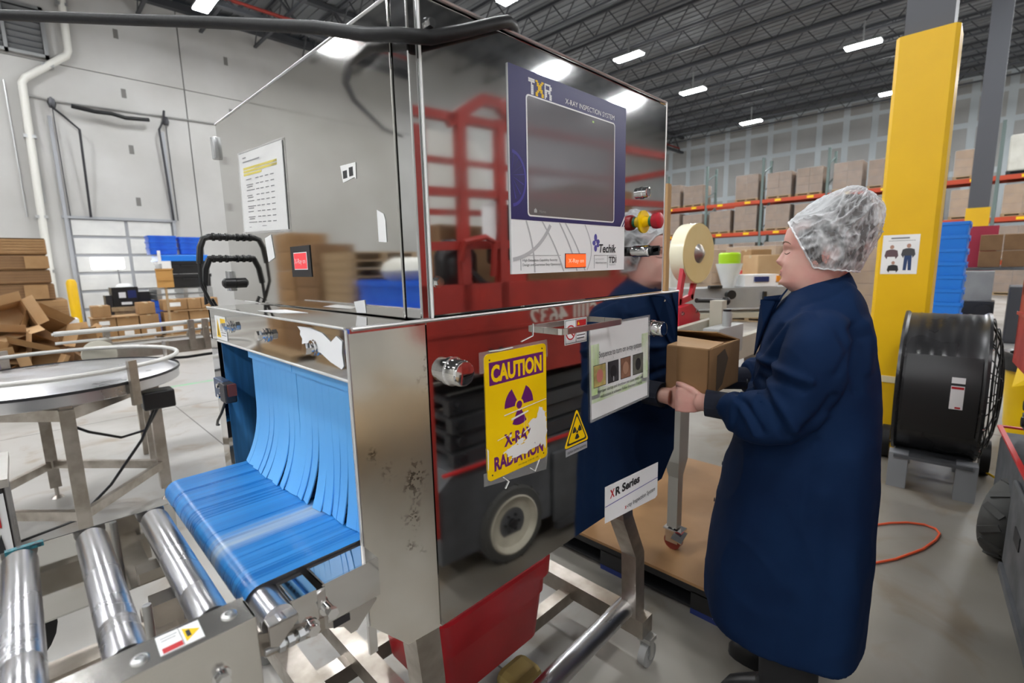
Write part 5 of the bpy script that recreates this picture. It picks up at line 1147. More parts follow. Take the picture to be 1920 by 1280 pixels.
for y in (-.165, .165):
    for x in (-.30, .22):
        mb = MB(); mb.bb(x-.05, x+.05, y-.05, y+.05, 0, .23 if x < 0 else .10); lobj('foot', mb, mat('foot grey', (.25, .26, .275), .5) if 'foot grey' not in bpy.data.materials else bpy.data.materials['foot grey'], t)
mb = MB(); mb.bb(-.36, .34, -.19, .19, .205, .225); lobj('base_plate', mb, greypaint, t)
for y in (-.27, .27):
    mb = MB(); mb.cyl((.25, y-.025, .12), (.25, y+.025, .12), .12, seg=24); lobj('wheel', mb, black_r, t)
mb = MB(); mb.cyl((.25, -.27, .12), (.25, .27, .12), .012, seg=8); lobj('axle', mb, zinc, t)
mb = MB(); mb.tube([(3.05, .42, .008), (3.2, .36, .008), (3.30, .29, .008), (3.37, .22, .008), (3.405, .15, .008), (3.39, .10, .008), (3.34, .08, .008), (3.25, .09, .008), (3.1, .13, .008), (2.9, .22, .008), (2.7, .35, .008)], .006, 6); single('orange_cord', mb, mat('orange cord', (.75, .10, .03), .4), 'loop of orange cord on the floor behind the worker', 'cord', (3.3, .2, 0))
mb = MB(); mb.tube([(4.45, -.06, .05), (4.35, -.2, .01), (4.1, -.35, .008), (3.95, -.4, .008)], .008, 6); single('yellow_cord', mb, yellow, 'yellow power cord trailing from the drum fan wheel', 'cord', (4.3, -.2, 0))
# yellow waste bin with black bag
t = thing('waste_bin', 'yellow waste bin lined with a black bag at the right edge', 'bin', (5.72, -.36, 0))
mb = MB(); mb.lathe([(.0, 0), (.19, 0), (.235, .62), (.25, .62), (.25, .66), (.22, .66), (.20, .1), (0, .05)], (5.72, -.36, 0), (0, 0, 1), 28); obj('bin_body', mb, yellow, t)
mb = MB(); mb.lathe([(.262, .56), (.268, .66), (.25, .70), (.21, .69), (.2, .5)], (5.72, -.36, 0), (0, 0, 1), 22, cap=False); mb.ball((5.62, -.3, .70), .09, 8, (1, 1, .6)); obj('bin_bag', mb, mat('bag black', (.012, .012, .013), .3, bump=.3, bscale=14), t)
mb = MB(); mb.prism([(5.46, -.2, .62), (5.40, -.18, .46), (5.45, -.32, .50), (5.48, -.34, .62)], (.01, 0, 0)); obj('bin_handle', mb, yellow, t)
# stack of blue totes behind the column
for i in range(9):
    z = .15+i*.205
    tote((10.4+.02*i, .62+.006*i, z), 'tall blue tote, %s from the top of the nested stack right of the yellow column' % ORD[8-i], .75, .62+.008*i, .205, blue_p2, 'tote', 'nested blue totes right of the column')
pallet((10.45, .62, 0), 'wooden pallet under the nested blue totes')
# clutter right of the totes
mb = MB(); mb.bb(15.0, 15.05, .02, .5, .9, 2.1); single('red_board', mb, mat('crimson board', (.42, .02, .06), .5), 'crimson board with white print behind the blue totes', 'board', (15, .25, .9))
for i in range(2):
    for j in range(2): closed_box('carton', '%s %s labelled carton stacked right of the crimson board' % (('lower', 'upper')[i], ('left', 'right')[j]), 14.4, 14.8, -.06-j*.36, .28-j*.36, 1.22+i*.34, 1.55+i*.34, cardboard_d, True, None, group='labelled cartons right')
t = thing('packing_table', 'grey steel table carrying labelled cartons at far right', 'table', (14.6, -.2, 0))
mb = MB(); mb.bb(14.2, 15.0, -.9, .6, 1.16, 1.21); obj('table_top', mb, greypaint, t)
for x, y in ((14.25, -.85), (14.95, -.85), (14.25, .55), (14.95, .55)):
    mb = MB(); mb.bb(x-.03, x+.03, y-.03, y+.03, 0, 1.16); obj('leg', mb, greypaint, t)
mb = MB(); mb.bb(12.6, 13.0, .0, .42, .62, 1.18, .01); t = thing('control_box', 'pale grey electrical box standing on a machine base at far right', 'machine', (12.8, .2, 0)); obj('box_body', mb, graypanel, t)
mb = MB(); mb.bb(12.55, 13.1, -.05, .46, .0, .62); mb.cyl((12.54, .1, .45), (12.5, .1, .45), .12, seg=16); mb.cyl((12.54, .36, .3), (12.5, .36, .3), .09, seg=14); obj('machine_base', mb, darkmetal, t)
mb = MB(); mb.bb(12.4, 12.6, .5, .62, .3, .6); mb.ball((12.4, .45, .5), .08, 8); obj('motor', mb, framesteel, t)
mb = MB(); mb.bb(11.6, 12.3, -.75, -.2, 0, .95, .02); single('dark_cart', mb, mat('cart grey', (.06, .06, .065), .5), 'dark grey parts cart standing right of the pale electrical box', 'cart', (12, -.5, 0))
# ------------------------------------------------------------------ middle background: packing machines
t = thing('labelling_machine', 'long pale grey labelling machine with lime topped hopper beyond the carton sealer', 'machine', (5.2, 2.0, 0))
mb = MB(); mb.bar((4.75, 2.35, 1.12), (5.65, 1.45, 1.12), .34, .20); obj('machine_body', mb, graypanel, t)
mb = MB(); mb.bar((4.72, 2.30, .95), (5.68, 1.40, .95), .40, .05); obj('machine_bed', mb, beige, t)
mb = MB(); mb.bar((5.22, 1.72, 1.10), (5.52, 1.44, 1.10), .06, .16); obj('white_panel', mb, white_p, t)
for x, y in ((4.8, 2.25), (5.6, 1.5), (5.0, 2.4), (5.75, 1.7)):
    mb = MB(); mb.bb(x-.03, x+.03, y-.03, y+.03, 0, .95); obj('leg', mb, beige, t)
mb = MB(); mb.lathe([(.03, 1.20), (.06, 1.22), (.13, 1.45), (.13, 1.46), (.12, 1.46), (.05, 1.22)], (5.16, 1.95, 0), (0, 0, 1), 24, cap=False); obj('hopper', mb, clearp, t)
mb = MB(); mb.lathe([(.10, 1.46), (.105, 1.48), (.105, 1.555), (.09, 1.57), (0, 1.57)], (5.16, 1.95, 0), (0, 0, 1), 24); obj('hopper_lid', mb, lime, t)
mb = MB(); mb.cyl((4.93, 1.85, 1.16), (4.89, 1.81, 1.16), .045, seg=16); obj('dark_knob', mb, black_p, t)
mb = MB(); mb.bar((4.8, 2.0, 1.235), (4.9, 1.92, 1.235), .05, .03); obj('dark_clip', mb, black_p, t)
for a_, b_ in (((5.2, 1.62, 1.08), (5.22, 1.6, 1.08)), ((5.43, 1.42, 1.08), (5.45, 1.4, 1.08))):
    mb = MB(); mb.bar(a_, b_, .03, .2); obj('dark_strap', mb, black_p, t)
t = thing('label_printer', 'white label printer with orange mark on the labelling machine', 'printer', (5.35, 1.72, 1.22))
mb = MB(); mb.bar((5.22, 1.86, 1.285), (5.46, 1.62, 1.285), .22, .12); obj('printer_body', mb, white_p, t)
mb = MB(); mb.bar((5.20, 1.71, 1.30), (5.30, 1.61, 1.30), .02, .05); obj('blue_label', mb, blue_d, t)
mb = MB(); mb.box((5.37, 1.545, 1.30), (.03, .02, .06), (0, 0, -PI/4)); obj('orange_mark', mb, mat('orange mark', (.8, .28, .02), .4), t)
for i, (x, y, z, s_, lab) in enumerate(((6.9, 2.15, 1.17, .40, 'square tan carton standing beside the worker face'), (6.95, 2.05, .88, .28, 'smaller carton under the square tan carton'), (7.1, 1.85, .88, .26, 'carton half hidden by the worker chin'), (7.6, 2.5, 1.35, .3, 'dim carton behind the square tan carton'), (6.85, 2.45, .95, .34, 'shaded carton left of the square tan carton'))):
    closed_box('carton', lab, x-s_/2, x+s_/2, y-s_/2, y+s_/2, z, z+s_*.95, cardboard if i else cardboard_l, True, None, rz=.8, group=None)
mb = MB(); mb.bb(6.5, 7.9, 1.5, 3.0, .80, .88); t = thing('packing_table', 'long packing table holding tan cartons behind the labelling machine', 'table', (7.2, 2.2, 0)); obj('table_top', mb, graypanel, t)
for x, y in ((6.6, 1.6), (7.8, 1.6), (6.6, 2.9), (7.8, 2.9)):
    mb = MB(); mb.bb(x-.03, x+.03, y-.03, y+.03, 0, .80); obj('leg', mb, darkmetal, t)
mb = MB(); mb.bb(7.5, 7.75, 2.4, 2.7, .88, 1.34); single('pail', mb, mat('red bin', (.55, .04, .03), .4), 'red bin half hidden behind the tan carton', 'bin', (7.6, 2.5, .88))
# wrapped pallet loads on the floor row
def load(loc, w, d, h, lab, m_, group, tiers=3, white=False, cut=2):
    t = thing('pallet_load', lab, 'pallet load', loc, 0, group)
    mb = MB(); mb.bb(-d/2, d/2, -w/2, w/2, 0, .035); mb.bb(-d/2, d/2, -w/2, w/2, .085, .12)
    for y in (-w/2+.06, 0, w/2-.06): mb.bb(-d/2, d/2, y-.05, y+.05, .03, .09)
    lobj('pallet', mb, wood if not white else black_p, t)
    if white:
        mb = MB(); mb.bb(-d/2+.02, d/2-.02, -w/2+.02, w/2-.02, .12, h, .06); lobj('wrapped_block', mb, whitewrap, t)
    else:
        ht = (h-.12)/tiers
        for k in range(tiers):
            for j in range(cut):
                jw = (w-.04)/cut; q = random.uniform(-.012, .012)
                mb = MB(); mb.bb(-d/2+.03+q, d/2-.03+q, -w/2+.02+j*jw+.004, -w/2+.02+(j+1)*jw-.004, .12+k*ht+.004, .12+(k+1)*ht-.004); lobj('carton', mb, m_, t)
        mb = MB(); mb.bb(-d/2-.005, d/2+.005, -w/2, w/2, .10, h+.01, .03); lobj('wrap', mb, wrapmat, t)
    return t
for i, (x, y, h, m_, wh) in enumerate(((11.2, 5.9, 1.9, None, True), (12.4, 5.45, 1.75, cardboard_l, False), (12.9, 4.2, 1.8, cardboard_l, False), (13.4, 3.0, 1.8, cardboard_l, False), (13.8, 1.8, 1.7, cardboard_l, False), (14.6, 7.3, 1.85, None, True))):
    load((x, y, 0), 1.15, 1.1, h, 'tall %s pallet load before the racks, %s in the floor row' % ('cream wrapped' if wh else 'film wrapped carton', ORD[i]), m_, 'floor pallet loads', 6, wh, 2)
# ------------------------------------------------------------------ pallet rack
RX = 25.0
t = thing('pallet_rack', 'long pallet rack with orange beams and green uprights along the far wall', 'rack', (RX, 5, 0))
ups = [-5.0+2.62*i for i in range(9)]
for y in ups:
    mb = MB(); mb.bb(RX-.05, RX+.05, y-.05, y+.05, 0, 6.1); mb.bb(RX+1.05, RX+1.15, y-.05, y+.05, 0, 6.1)
    for k in range(7): mb.bar((RX, y, .3+k*.85), (RX+1.1, y, .75+k*.85), .04, .04)
    obj('upright', mb, upright_m, t)
lv = [1.25, 2.78, 4.22]
for z in lv:
    for y0, y1 in zip(ups, ups[1:]):
        for x in (RX-.06, RX+1.1):
            mb = MB(); mb.bb(x-.03, x+.03, y0+.05, y1-.05, z-.16, z); obj('beam', mb, orangebeam, t)
        for yy in (y0+.6, y0+1.9):
            mb = MB(); mb.bb(RX-.095, RX-.09, yy-.13, yy+.13, z-.12, z-.02); obj('beam_label', mb, yellow, t)
random.seed(21)
lvn = ['lower', 'middle', 'upper']
for li, z in enumerate([0.0]+lv):
    for bi, (y0, y1) in enumerate(zip(ups, ups[1:])):
        for si in range(2):
            if li == 0 and bi % 3 == 2: continue
            y = y0+.70+si*1.22; h = random.uniform(1.0, 1.25) if li else 1.05
            wh = (bi < 2) and li == 3 or (bi == 0 and li == 2)
            if li == 3 and bi == 1: h = 1.35
            if li == 3 and bi == 5 and si == 1: continue
            lab = '%s load, %s, %s rack bay from the right, %s side' % ('white wrapped' if wh else 'film wrapped carton', 'rack floor' if li == 0 else lvn[li-1]+' rack beams', ORD[bi], ('right', 'left')[si])
            load((RX+.5, y, z), 1.05, 1.05, h, lab, random.choice((cardboard, cardboard_d, cardboard_d)), 'pallet loads in the far rack', 3, wh)
# ------------------------------------------------------------------ the worker
from mathutils import noise as mnoise
prz = math.atan2(.229, .973)
P_ = thing('person', 'person in white hairnet and long navy coat lifting an open carton off the machine belt', 'person', (1.70, .40, 0), prz)
skin = mat('skin', (.70, .41, .34), .5, col2=(.68, .33, .28), nscale=14, sss=.15, bump=.02, bscale=90)
coat_m = mat('navy twill', (.0042, .0150, .050), .8, col2=(.0055, .0195, .062), nscale=6, spec=.10, bump=.03, bscale=260)
cuff_m = mat('dark knit', (.006, .009, .022), .85)
trouser = mat('black trousers', (.010, .010, .012), .8)
def lerp_rows(rows, z):
    for a, b in zip(rows, rows[1:]):
        if (a[0]-z)*(b[0]-z) <= 0 and a[0] != b[0]:
            t = (z-a[0])/(b[0]-a[0]); t = t*t*(3-2*t)*.35+t*.65
            return [p+(q-p)*t for p, q in zip(a[1:], b[1:])]
    return list(rows[0][1:] if abs(z-rows[0][0]) < abs(z-rows[-1][0]) else rows[-1][1:])
def remesh(name, mb, voxel, mats, parent, smooth=4, disp=None):
    me = bpy.data.meshes.new('r'); bmesh.ops.recalc_face_normals(mb.bm, faces=mb.bm.faces); mb.bm.to_mesh(me); mb.bm.free()
    o = bpy.data.objects.new('r', me); COL.objects.link(o)
    m = o.modifiers.new('r', 'REMESH'); m.mode = 'VOXEL'; m.voxel_size = voxel; m.use_smooth_shade = True
    s = o.modifiers.new('s', 'SMOOTH'); s.iterations = smooth; s.factor = .5
    dg = bpy.context.evaluated_depsgraph_get(); dg.update()
    m2 = bpy.data.meshes.new_from_object(o.evaluated_get(dg)); bpy.data.objects.remove(o); bpy.data.meshes.remove(me)
    if disp:
        for v, n in zip(m2.vertices, [Vector(v.normal) for v in m2.vertices]): v.co = v.co + n*disp(v.co)
    m2.name = name; m2.materials.clear()
    for mm in mats: m2.materials.append(mm)
    m2.shade_smooth()
    ob = bpy.data.objects.new(name, m2); COL.objects.link(ob); ob.parent = parent; WMX[ob] = WMX[parent]
    return ob
# --- body: head, neck, trunk, arms with hands, legs: one surface
B = MB()
#      z      front  back   halfw
head = [(1.646, -.045, -.070, .020), (1.637, -.012, -.098, .045), (1.62, .026, -.120, .060), (1.603, .052, -.134, .0705), (1.585, .070, -.146, .0775), (1.56, .0755, -.146, .0785), (1.535, .0755, -.142, .0785),
        (1.523, .070, -.138, .078), (1.50, .0715, -.128, .077), (1.475, .075, -.110, .0755), (1.455, .0775, -.095, .0735), (1.44, .0765, -.085, .072), (1.428, .0775, -.08, .070), (1.418, .072, -.079, .068), (1.405, .056, -.079, .067), (1.392, .040, -.08, .066), (1.375, .028, -.082, .066), (1.35, .022, -.09, .068)]
def headpt(z, a):
    F, Bk, Wd = lerp_rows(head, z)
    c = (F+Bk)/2; r = (F-Bk)/2
    sn, cs = math.sin(a), math.cos(a)          # a=0 front
    e = .84
    x = Wd*math.copysign(abs(sn)**e, sn); y = c+r*math.copysign(abs(cs)**e, cs)
    if cs > 0:
        g = lambda s: math.exp(-(x/s)**2)
        nz = 0.0
        if 1.474 < z < 1.545:
            t = (1.545-z)/(1.545-1.474)
            nz = .033*(t**1.3) if t < .76 else .033*(.76**1.3)*max(0, (1-t)/.24)**.75
            y += nz*math.exp(-(x/(.0085+.009*t))**2)
        y += .0055*math.exp(-((z-1.461)/.0055)**2)*math.exp(-(x/.022)**2)       # upper lip
        y += .0050*math.exp(-((z-1.4495)/.0055)**2)*math.exp(-(x/.020)**2)      # lower lip
        y -= .0055*math.exp(-((z-1.4552)/.0024)**2)*math.exp(-(x/.024)**2)
        y -= .0035*math.exp(-((z-1.4405)/.005)**2)*g(.02)                       # chin crease
        y += .0065*math.exp(-((z-1.426)/.008)**2)*g(.024)
        y -= .0075*math.exp(-((z-1.524)/.011)**2)*math.exp(-((abs(x)-.031)/.015)**2)   # eye socket
        y += .0045*math.exp(-((z-1.519)/.007)**2)*math.exp(-((abs(x)-.031)/.011)**2)   # closed lid
        y += .0030*math.exp(-((z-1.542)/.006)**2)*math.exp(-((abs(x)-.028)/.02)**2)    # brow
        y += .0040*math.exp(-((z-1.485)/.018)**2)*math.exp(-((abs(x)-.038)/.018)**2)   # cheek
        y -= .0022*math.exp(-((z-1.474-(abs(x)-.02)*.5)/.006)**2)*math.exp(-((abs(x)-.028)/.009)**2)
    return (x, y, z)
rings = []
zs = [1.645-.0024*i for i in range(123)]
for z in zs: rings.append([headpt(z, 2*PI*k/72) for k in range(72)])
B.loft(rings)
def ellring(z, b, f, w, n=28, e=.85, x0=0):
    R = []
    for k in range(n):
        a = 2*PI*k/n; sn, cs = math.sin(a), math.cos(a)
        R.append((x0+w*math.copysign(abs(sn)**e, sn), (f+b)/2+(f-b)/2*math.copysign(abs(cs)**e, cs), z))
    return R
trunk = [(1.40, -.075, .02, .06), (1.37, -.085, .025, .075), (1.33, -.10, .045, .11), (1.25, -.12, .07, .15), (1.1, -.15, .11, .185), (.95, -.16, .13, .20), (.82, -.16, .12, .20), (.76, -.14, .09, .18)]
B.loft([ellring(*r) for r in trunk])
for s in (-1, 1):
    B.tube([(s*.10, -.02, .84), (s*.10, 0, .62), (s*.10, .0, .46), (s*.10, -.02, .25), (s*.10, -.03, .08)], [.10, .085, .06, .055, .045], 16)
    B.loft([[(s*.10+.04*math.cos(k*PI/6), -.03+yy+.035*math.sin(k*PI/6)*1.6, z) for k in range(12)] for yy, z in ((0, .10), (.02, .06), (.04, .015))])
    hx = .205 if s < 0 else .165
    xo = -s*0
    wr = Vector((s*hx, .245, 1.066))
    B.tube([(s*.13, -.04, 1.275), (s*.215, .0, 1.17), (s*.262, .055, 1.06), (s*.24, .15, 1.064), wr, wr+Vector((-s*.012, .028, -.002))], [.055, .046, .042, .033, .0265, .0275], 16)
    # palm, standing on edge against the carton, fingers curling below it
    px_ = s*(hx-.022)
    B.loft([[(px_+dx, yy, 1.062+dz) for dx, dz in ((-.014, -.036*q), (.012, -.038*q), (.016, .0), (.012, .036*q), (-.012, .036*q), (-.016, 0))] for yy, q in ((.262, .72), (.285, .95), (.315, 1.08), (.345, 1.05), (.358, .85))], smooth=True)
    base = [(.352, 1.090), (.357, 1.071), (.355, 1.051), (.346, 1.032)]
    ln = [.070, .078, .072, .058]
    for k, ((fy, fz), L) in enumerate(zip(base, ln)):
        p0 = Vector((px_, fy-.02, fz)); p1 = Vector((px_-s*.002, fy+L*.30, fz-.004)); p2 = Vector((px_-s*.016, fy+L*.58, fz-.010)); p3 = Vector((px_-s*.040, fy+L*.66, fz-.014))
        if k < 1: p1.z += .004; p2.z -= .002; 
        B.tube([p0, p1, p2, p3, p3+Vector((-s*.012, -.002, 0))], [.0092, .0088, .0082, .0074, .0058], 10)
    B.tube([(px_, .272, 1.078), (px_+s*.004, .297, 1.098), (px_+s*.002, .325, 1.110), (px_-s*.001, .345, 1.113)], [.0135, .0115, .0095, .0075], 10)
body = remesh('body', B, .0031, [skin], P_, 1)
# brows, lashes, lips, ears
for s in (-1, 1):
    def fp(x, z, o=.001):
        best = None
        for k in range(0, 73):
            a = -PI/2+PI*k/72; q = headpt(z, a)
            if best is None or abs(q[0]-x) < abs(best[0]-x): best = q
        return Vector((best[0], best[1]+o, z))
    mb = MB(); mb.tube([fp(s*x, z, .0008) for x, z in ((.012, 1.5435), (.022, 1.548), (.034, 1.550), (.046, 1.547), (.055, 1.541))], [.0012, .0022, .0022, .0017, .0008], 6); lobj('eyebrow', mb, mat('brow brown', (.16, .09, .055), .8) if 'brow brown' not in bpy.data.materials else bpy.data.materials['brow brown'], P_)
    mb = MB(); mb.tube([fp(s*x, z, .0004) for x, z in ((.015, 1.5165), (.022, 1.5135), (.031, 1.512), (.040, 1.5135), (.047, 1.517))], [.0006, .0011, .0013, .0012, .0007], 6); lobj('eyelash', mb, mat('lash brown', (.06, .035, .025), .7) if 'lash brown' not in bpy.data.materials else bpy.data.materials['lash brown'], P_)
    mb = MB(); mb.ball((s*.079, -.045, 1.505), .03, 14, (.32, .62, 1.0)); mb.tube([(s*.086, -.045+.017*math.cos(q), 1.507+.026*math.sin(q)) for q in [PI*(-.35+.14*i) for i in range(11)]], .0042, 8); lobj('ear', mb, skin, P_)
mb = MB(); mb.loft([[fp(x, 1.4562+h, .0012), fp(x, 1.4562+.0052*(1-(abs(x)/.025)**2)+h*.2+.0006, .0014), fp(x, 1.4562-.0006, .0002)] for x, h in ((-.022, .0), (-.014, .001), (-.006, .0015), (0, .001), (.006, .0015), (.014, .001), (.022, 0))], caps=False)
mb.loft([[fp(x, 1.4548, .0006), fp(x, 1.4548-.0032*(1-(abs(x)/.025)**2), .0022), fp(x, 1.4548-.0068*(1-(abs(x)/.025)**2)-.0004, .0012)] for x in (-.021, -.014, -.006, 0, .006, .014, .021)], caps=False)
lobj('lips', mb, mat('lip', (.50, .20, .19), .45), P_)
# hair under the net
H = MB()
hc = Vector((0, -.055, 1.556)); BD = Vector((0, -.45, .893)).normalized()
def shell(c, rx, ryf, ryb, rzt, rzb, na=64, nt=40, f=None, bun=.045):
    """shell in polar coordinates about the bun axis"""
    u = Vector((1, 0, 0)); v = BD.cross(u)
    rings = []
    for i in range(1, nt):
        t = PI*i/nt
        r = []
        for k in range(na):
            a = 2*PI*k/na
            d = (u*math.cos(a)+v*math.sin(a))*math.sin(t)+BD*math.cos(t)
            p = Vector((d.x*rx, d.y*(ryf if d.y > 0 else ryb), d.z*(rzt if d.z > 0 else rzb)))
            if d.y < 0: p.y *= 1-.42*max(0, -d.z)
            p += d*bun*max(0, d.dot(BD))**3
            if f: p += d*f(d, a, t)
            r.append(c+p)
        rings.append(r)
    return rings
H.loft(shell(hc, .0900, .1320, .091, .092, .168, 48, 32, lambda d, a, t: .003*mnoise.noise(d*5), .038))
def clip(bm, co, no):
    bmesh.ops.bisect_plane(bm, geom=bm.verts[:]+bm.edges[:]+bm.faces[:], plane_co=co, plane_no=no, clear_outer=True)
E1 = ((0, .064, 1.603), (0, .88, -.475)); E2 = ((0, -.03, 1.468), (0, .12, -1.0))
clip(H.bm, Vector(E1[0])+Vector((0, -.002, .002)), E1[1]); clip(H.bm, Vector(E2[0])+Vector((0, 0, .008)), E2[1])
lobj('hair', H, mat('brown hair', (.048, .038, .033), .6, col2=(.02, .016, .014), nscale=30, nstretch=(1, 1, 4)), P_)
def ridge(a, t, f):
    q = Vector((math.cos(a)*2.6*f, math.sin(a)*2.6*f, t*1.5*f))
    q += Vector((mnoise.noise(Vector((a*1.3, t*2.2, f))), mnoise.noise(Vector((t*2.5, f, a))), 0))*.9
    return max(0, 1-abs(mnoise.noise(q))*3.0)
def wr(d, a, t):
    return .0065*ridge(a, t, 1.0)**2+.0040*ridge(a, t, 2.1)**2+.005*mnoise.noise(d*2.4)
N_ = MB(); N_.loft(shell(hc, .0975, .1355, .098, .097, .175, 240, 140, wr, .045))
clip(N_.bm, Vector(E1[0]), E1[1]); clip(N_.bm, Vector(E2[0]), E2[1])
netm = bpy.data.materials.new('white net'); netm.use_nodes = True
nt = netm.node_tree; nt.nodes.clear()
out = nt.nodes.new('ShaderNodeOutputMaterial'); mx = nt.nodes.new('ShaderNodeMixShader'); tr = nt.nodes.new('ShaderNodeBsdfTransparent')
df = nt.nodes.new('ShaderNodeBsdfDiffuse'); df.inputs[0].default_value = (.78, .79, .80, 1)
tl = nt.nodes.new('ShaderNodeBsdfTranslucent'); tl.inputs[0].default_value = (.78, .79, .80, 1); m2 = nt.nodes.new('ShaderNodeMixShader'); m2.inputs[0].default_value = .3
at_ = nt.nodes.new('ShaderNodeAttribute'); at_.attribute_name = 'weave'
ly = nt.nodes.new('ShaderNodeLayerWeight'); ly.inputs['Blend'].default_value = .35
ad = nt.nodes.new('ShaderNodeMath'); ad.operation = 'ADD'; ad.use_clamp = True
mu = nt.nodes.new('ShaderNodeMath'); mu.operation = 'MULTIPLY'; mu.inputs[1].default_value = .26
L_ = nt.links.new
L_(ly.outputs['Facing'], mu.inputs[0]); L_(at_.outputs['Fac'], ad.inputs[0]); L_(mu.outputs[0], ad.inputs[1]); L_(ad.outputs[0], mx.inputs[0])
L_(df.outputs[0], m2.inputs[1]); L_(tl.outputs[0], m2.inputs[2]); L_(tr.outputs[0], mx.inputs[1]); L_(m2.outputs[0], mx.inputs[2]); L_(mx.outputs[0], out.inputs[0])
hn = lobj('hairnet', N_, netm, P_)
for p in hn.data.polygons: p.use_smooth = True
wv = hn.data.attributes.new('weave', 'FLOAT', 'POINT')
u_ = Vector((1, 0, 0)); v_ = BD.cross(u_)
for i, vt in enumerate(hn.data.vertices):
    d = (vt.co-hc).normalized(); t = math.acos(max(-1, min(1, d.dot(BD)))); a = math.atan2(d.dot(v_), d.dot(u_))
    val = .11+.50*ridge(a, t, 1.0)**1.4+.40*ridge(a, t, 2.1)**1.5+.26*ridge(a, t, 4.3)**2
    fr_ = max(0, min(1, (d.dot(Vector((0, .72, .69)))-.50)/.3)); val = val*(1-fr_)+.82*fr_      # several layers over the brow
    wv.data[i].value = max(.10, min(.93, val))
# elastic edge of the net
def edge_loop():
    pts = []
    for k in range(60):
        a = 2*PI*k/60
        best = None
    return pts
bm = bmesh.new(); bm.from_mesh(hn.data)
bv = [e for e in bm.edges if e.is_boundary]
adj = {}
for e in bv:
    for v in e.verts: adj.setdefault(v.index, []).append(e.other_vert(v).index)
bm.verts.ensure_lookup_table()
if adj:
    st = max(adj, key=lambda i: bm.verts[i].co.y); loop = [st]; prev = None; cur = st
    while True:
        nx = [q for q in adj[cur] if q != prev and q != cur]
        if not nx: break
        q = nx[0]
        if q == st or len(loop) > 2000: break
        loop.append(q); prev, cur = cur, q
    pts = [bm.verts[i].co.copy() for i in loop[::4]]
    E_ = MB(); E_.tube([p+Vector((0, 0, .0015*math.sin(i*1.9))) for i, p in enumerate(pts)], .0026, 6, closed=True)
    lobj('net_elastic', E_, mat('net elastic', (.74, .74, .75), .6), P_)
bm.free()
# --- coat
C_ = MB()
rows = [(1.440, -.090, -.005, .058), (1.415, -.112, .028, .088), (1.385, -.130, .055, .128), (1.35, -.147, .085, .170), (1.31, -.157, .104, .205), (1.25, -.172, .120, .226), (1.16, -.192, .137, .232), (1.06, -.205, .160, .235), (.95, -.212, .180, .245), (.80, -.218, .215, .256), (.567, -.220, .248, .272), (.40, -.221, .256, .283), (.325, -.219, .250, .285)]
rr_ = []
for i in range(46):
    z = 1.440-(1.440-.325)*i/45
    b, f, w = lerp_rows(rows, z)
    ring_ = []
    for k in range(72):
        a = 2*PI*k/72; sn, cs = math.sin(a), math.cos(a)
        q = max(0, (1.15-z)/.8)
        k_ = 1+.020*q*math.sin(a*5+.6)+.012*q*math.sin(a*9+2+z*2)
        e = .80
        ring_.append((k_*w*math.copysign(abs(sn)**e, sn), (f+b)/2+k_*(f-b)/2*math.copysign(abs(cs)**e, cs), z+(.03*max(0, cs) if z < .34 else 0)))
    rr_.append(ring_)
C_.loft(rr_)
def sleeve_mesh(s):
    hx = .205 if s < 0 else .165
    path = [(s*.120, -.048, 1.315), (s*.172, -.042, 1.288), (s*.212, -.028, 1.235), (s*.236, -.004, 1.165), (s*.256, .028, 1.10), (s*.268, .058, 1.064), (s*.262, .100, 1.058), (s*.248, .140, 1.066), (s*(hx+.032), .160, 1.070), (s*(hx+.018), .178, 1.069)]
    rad = [.055, .078, .086, .085, .083, .082, .077, .069, .060, .050]
    pts, rs = [], []
    n = 60
    for i in range(n+1):
        t = i/n*(len(path)-1); j = min(int(t), len(path)-2); u = t-j
        p = Vector(path[j]).lerp(Vector(path[j+1]), u); r = rad[j]+(rad[j+1]-rad[j])*u
        pts.append(p); rs.append(r)
    for _ in range(3): pts = [pts[0]]+[(pts[i-1]+pts[i]*2+pts[i+1])/4 for i in range(1, n)]+[pts[-1]]
    rings = []; u = None
    for i in range(n+1):
        d = (pts[min(i+1, n)]-pts[max(i-1, 0)]).normalized()
        u = Vector((1, 0, 0)) if u is None else u
        u = (u-d*u.dot(d)).normalized(); v = d.cross(u)
        t = i/n; R = []
        for k in range(36):
            a = 2*PI*k/36
            fold = .0075*math.sin(t*42+1.6*math.sin(a*1.0+.5))*max(0, math.sin(min(1, max(0, (t-.28)/.7))*PI))**.7*(.55+.45*math.cos(a*1.0+1.2))
            fold += .006*math.sin(a*3+t*11)*min(1, t*3)
            R.append(pts[i]+(u*math.cos(a)+v*math.sin(a))*(rs[i]+fold))
        rings.append(R)
    return rings
for s in (-1, 1): C_.loft(sleeve_mesh(s))
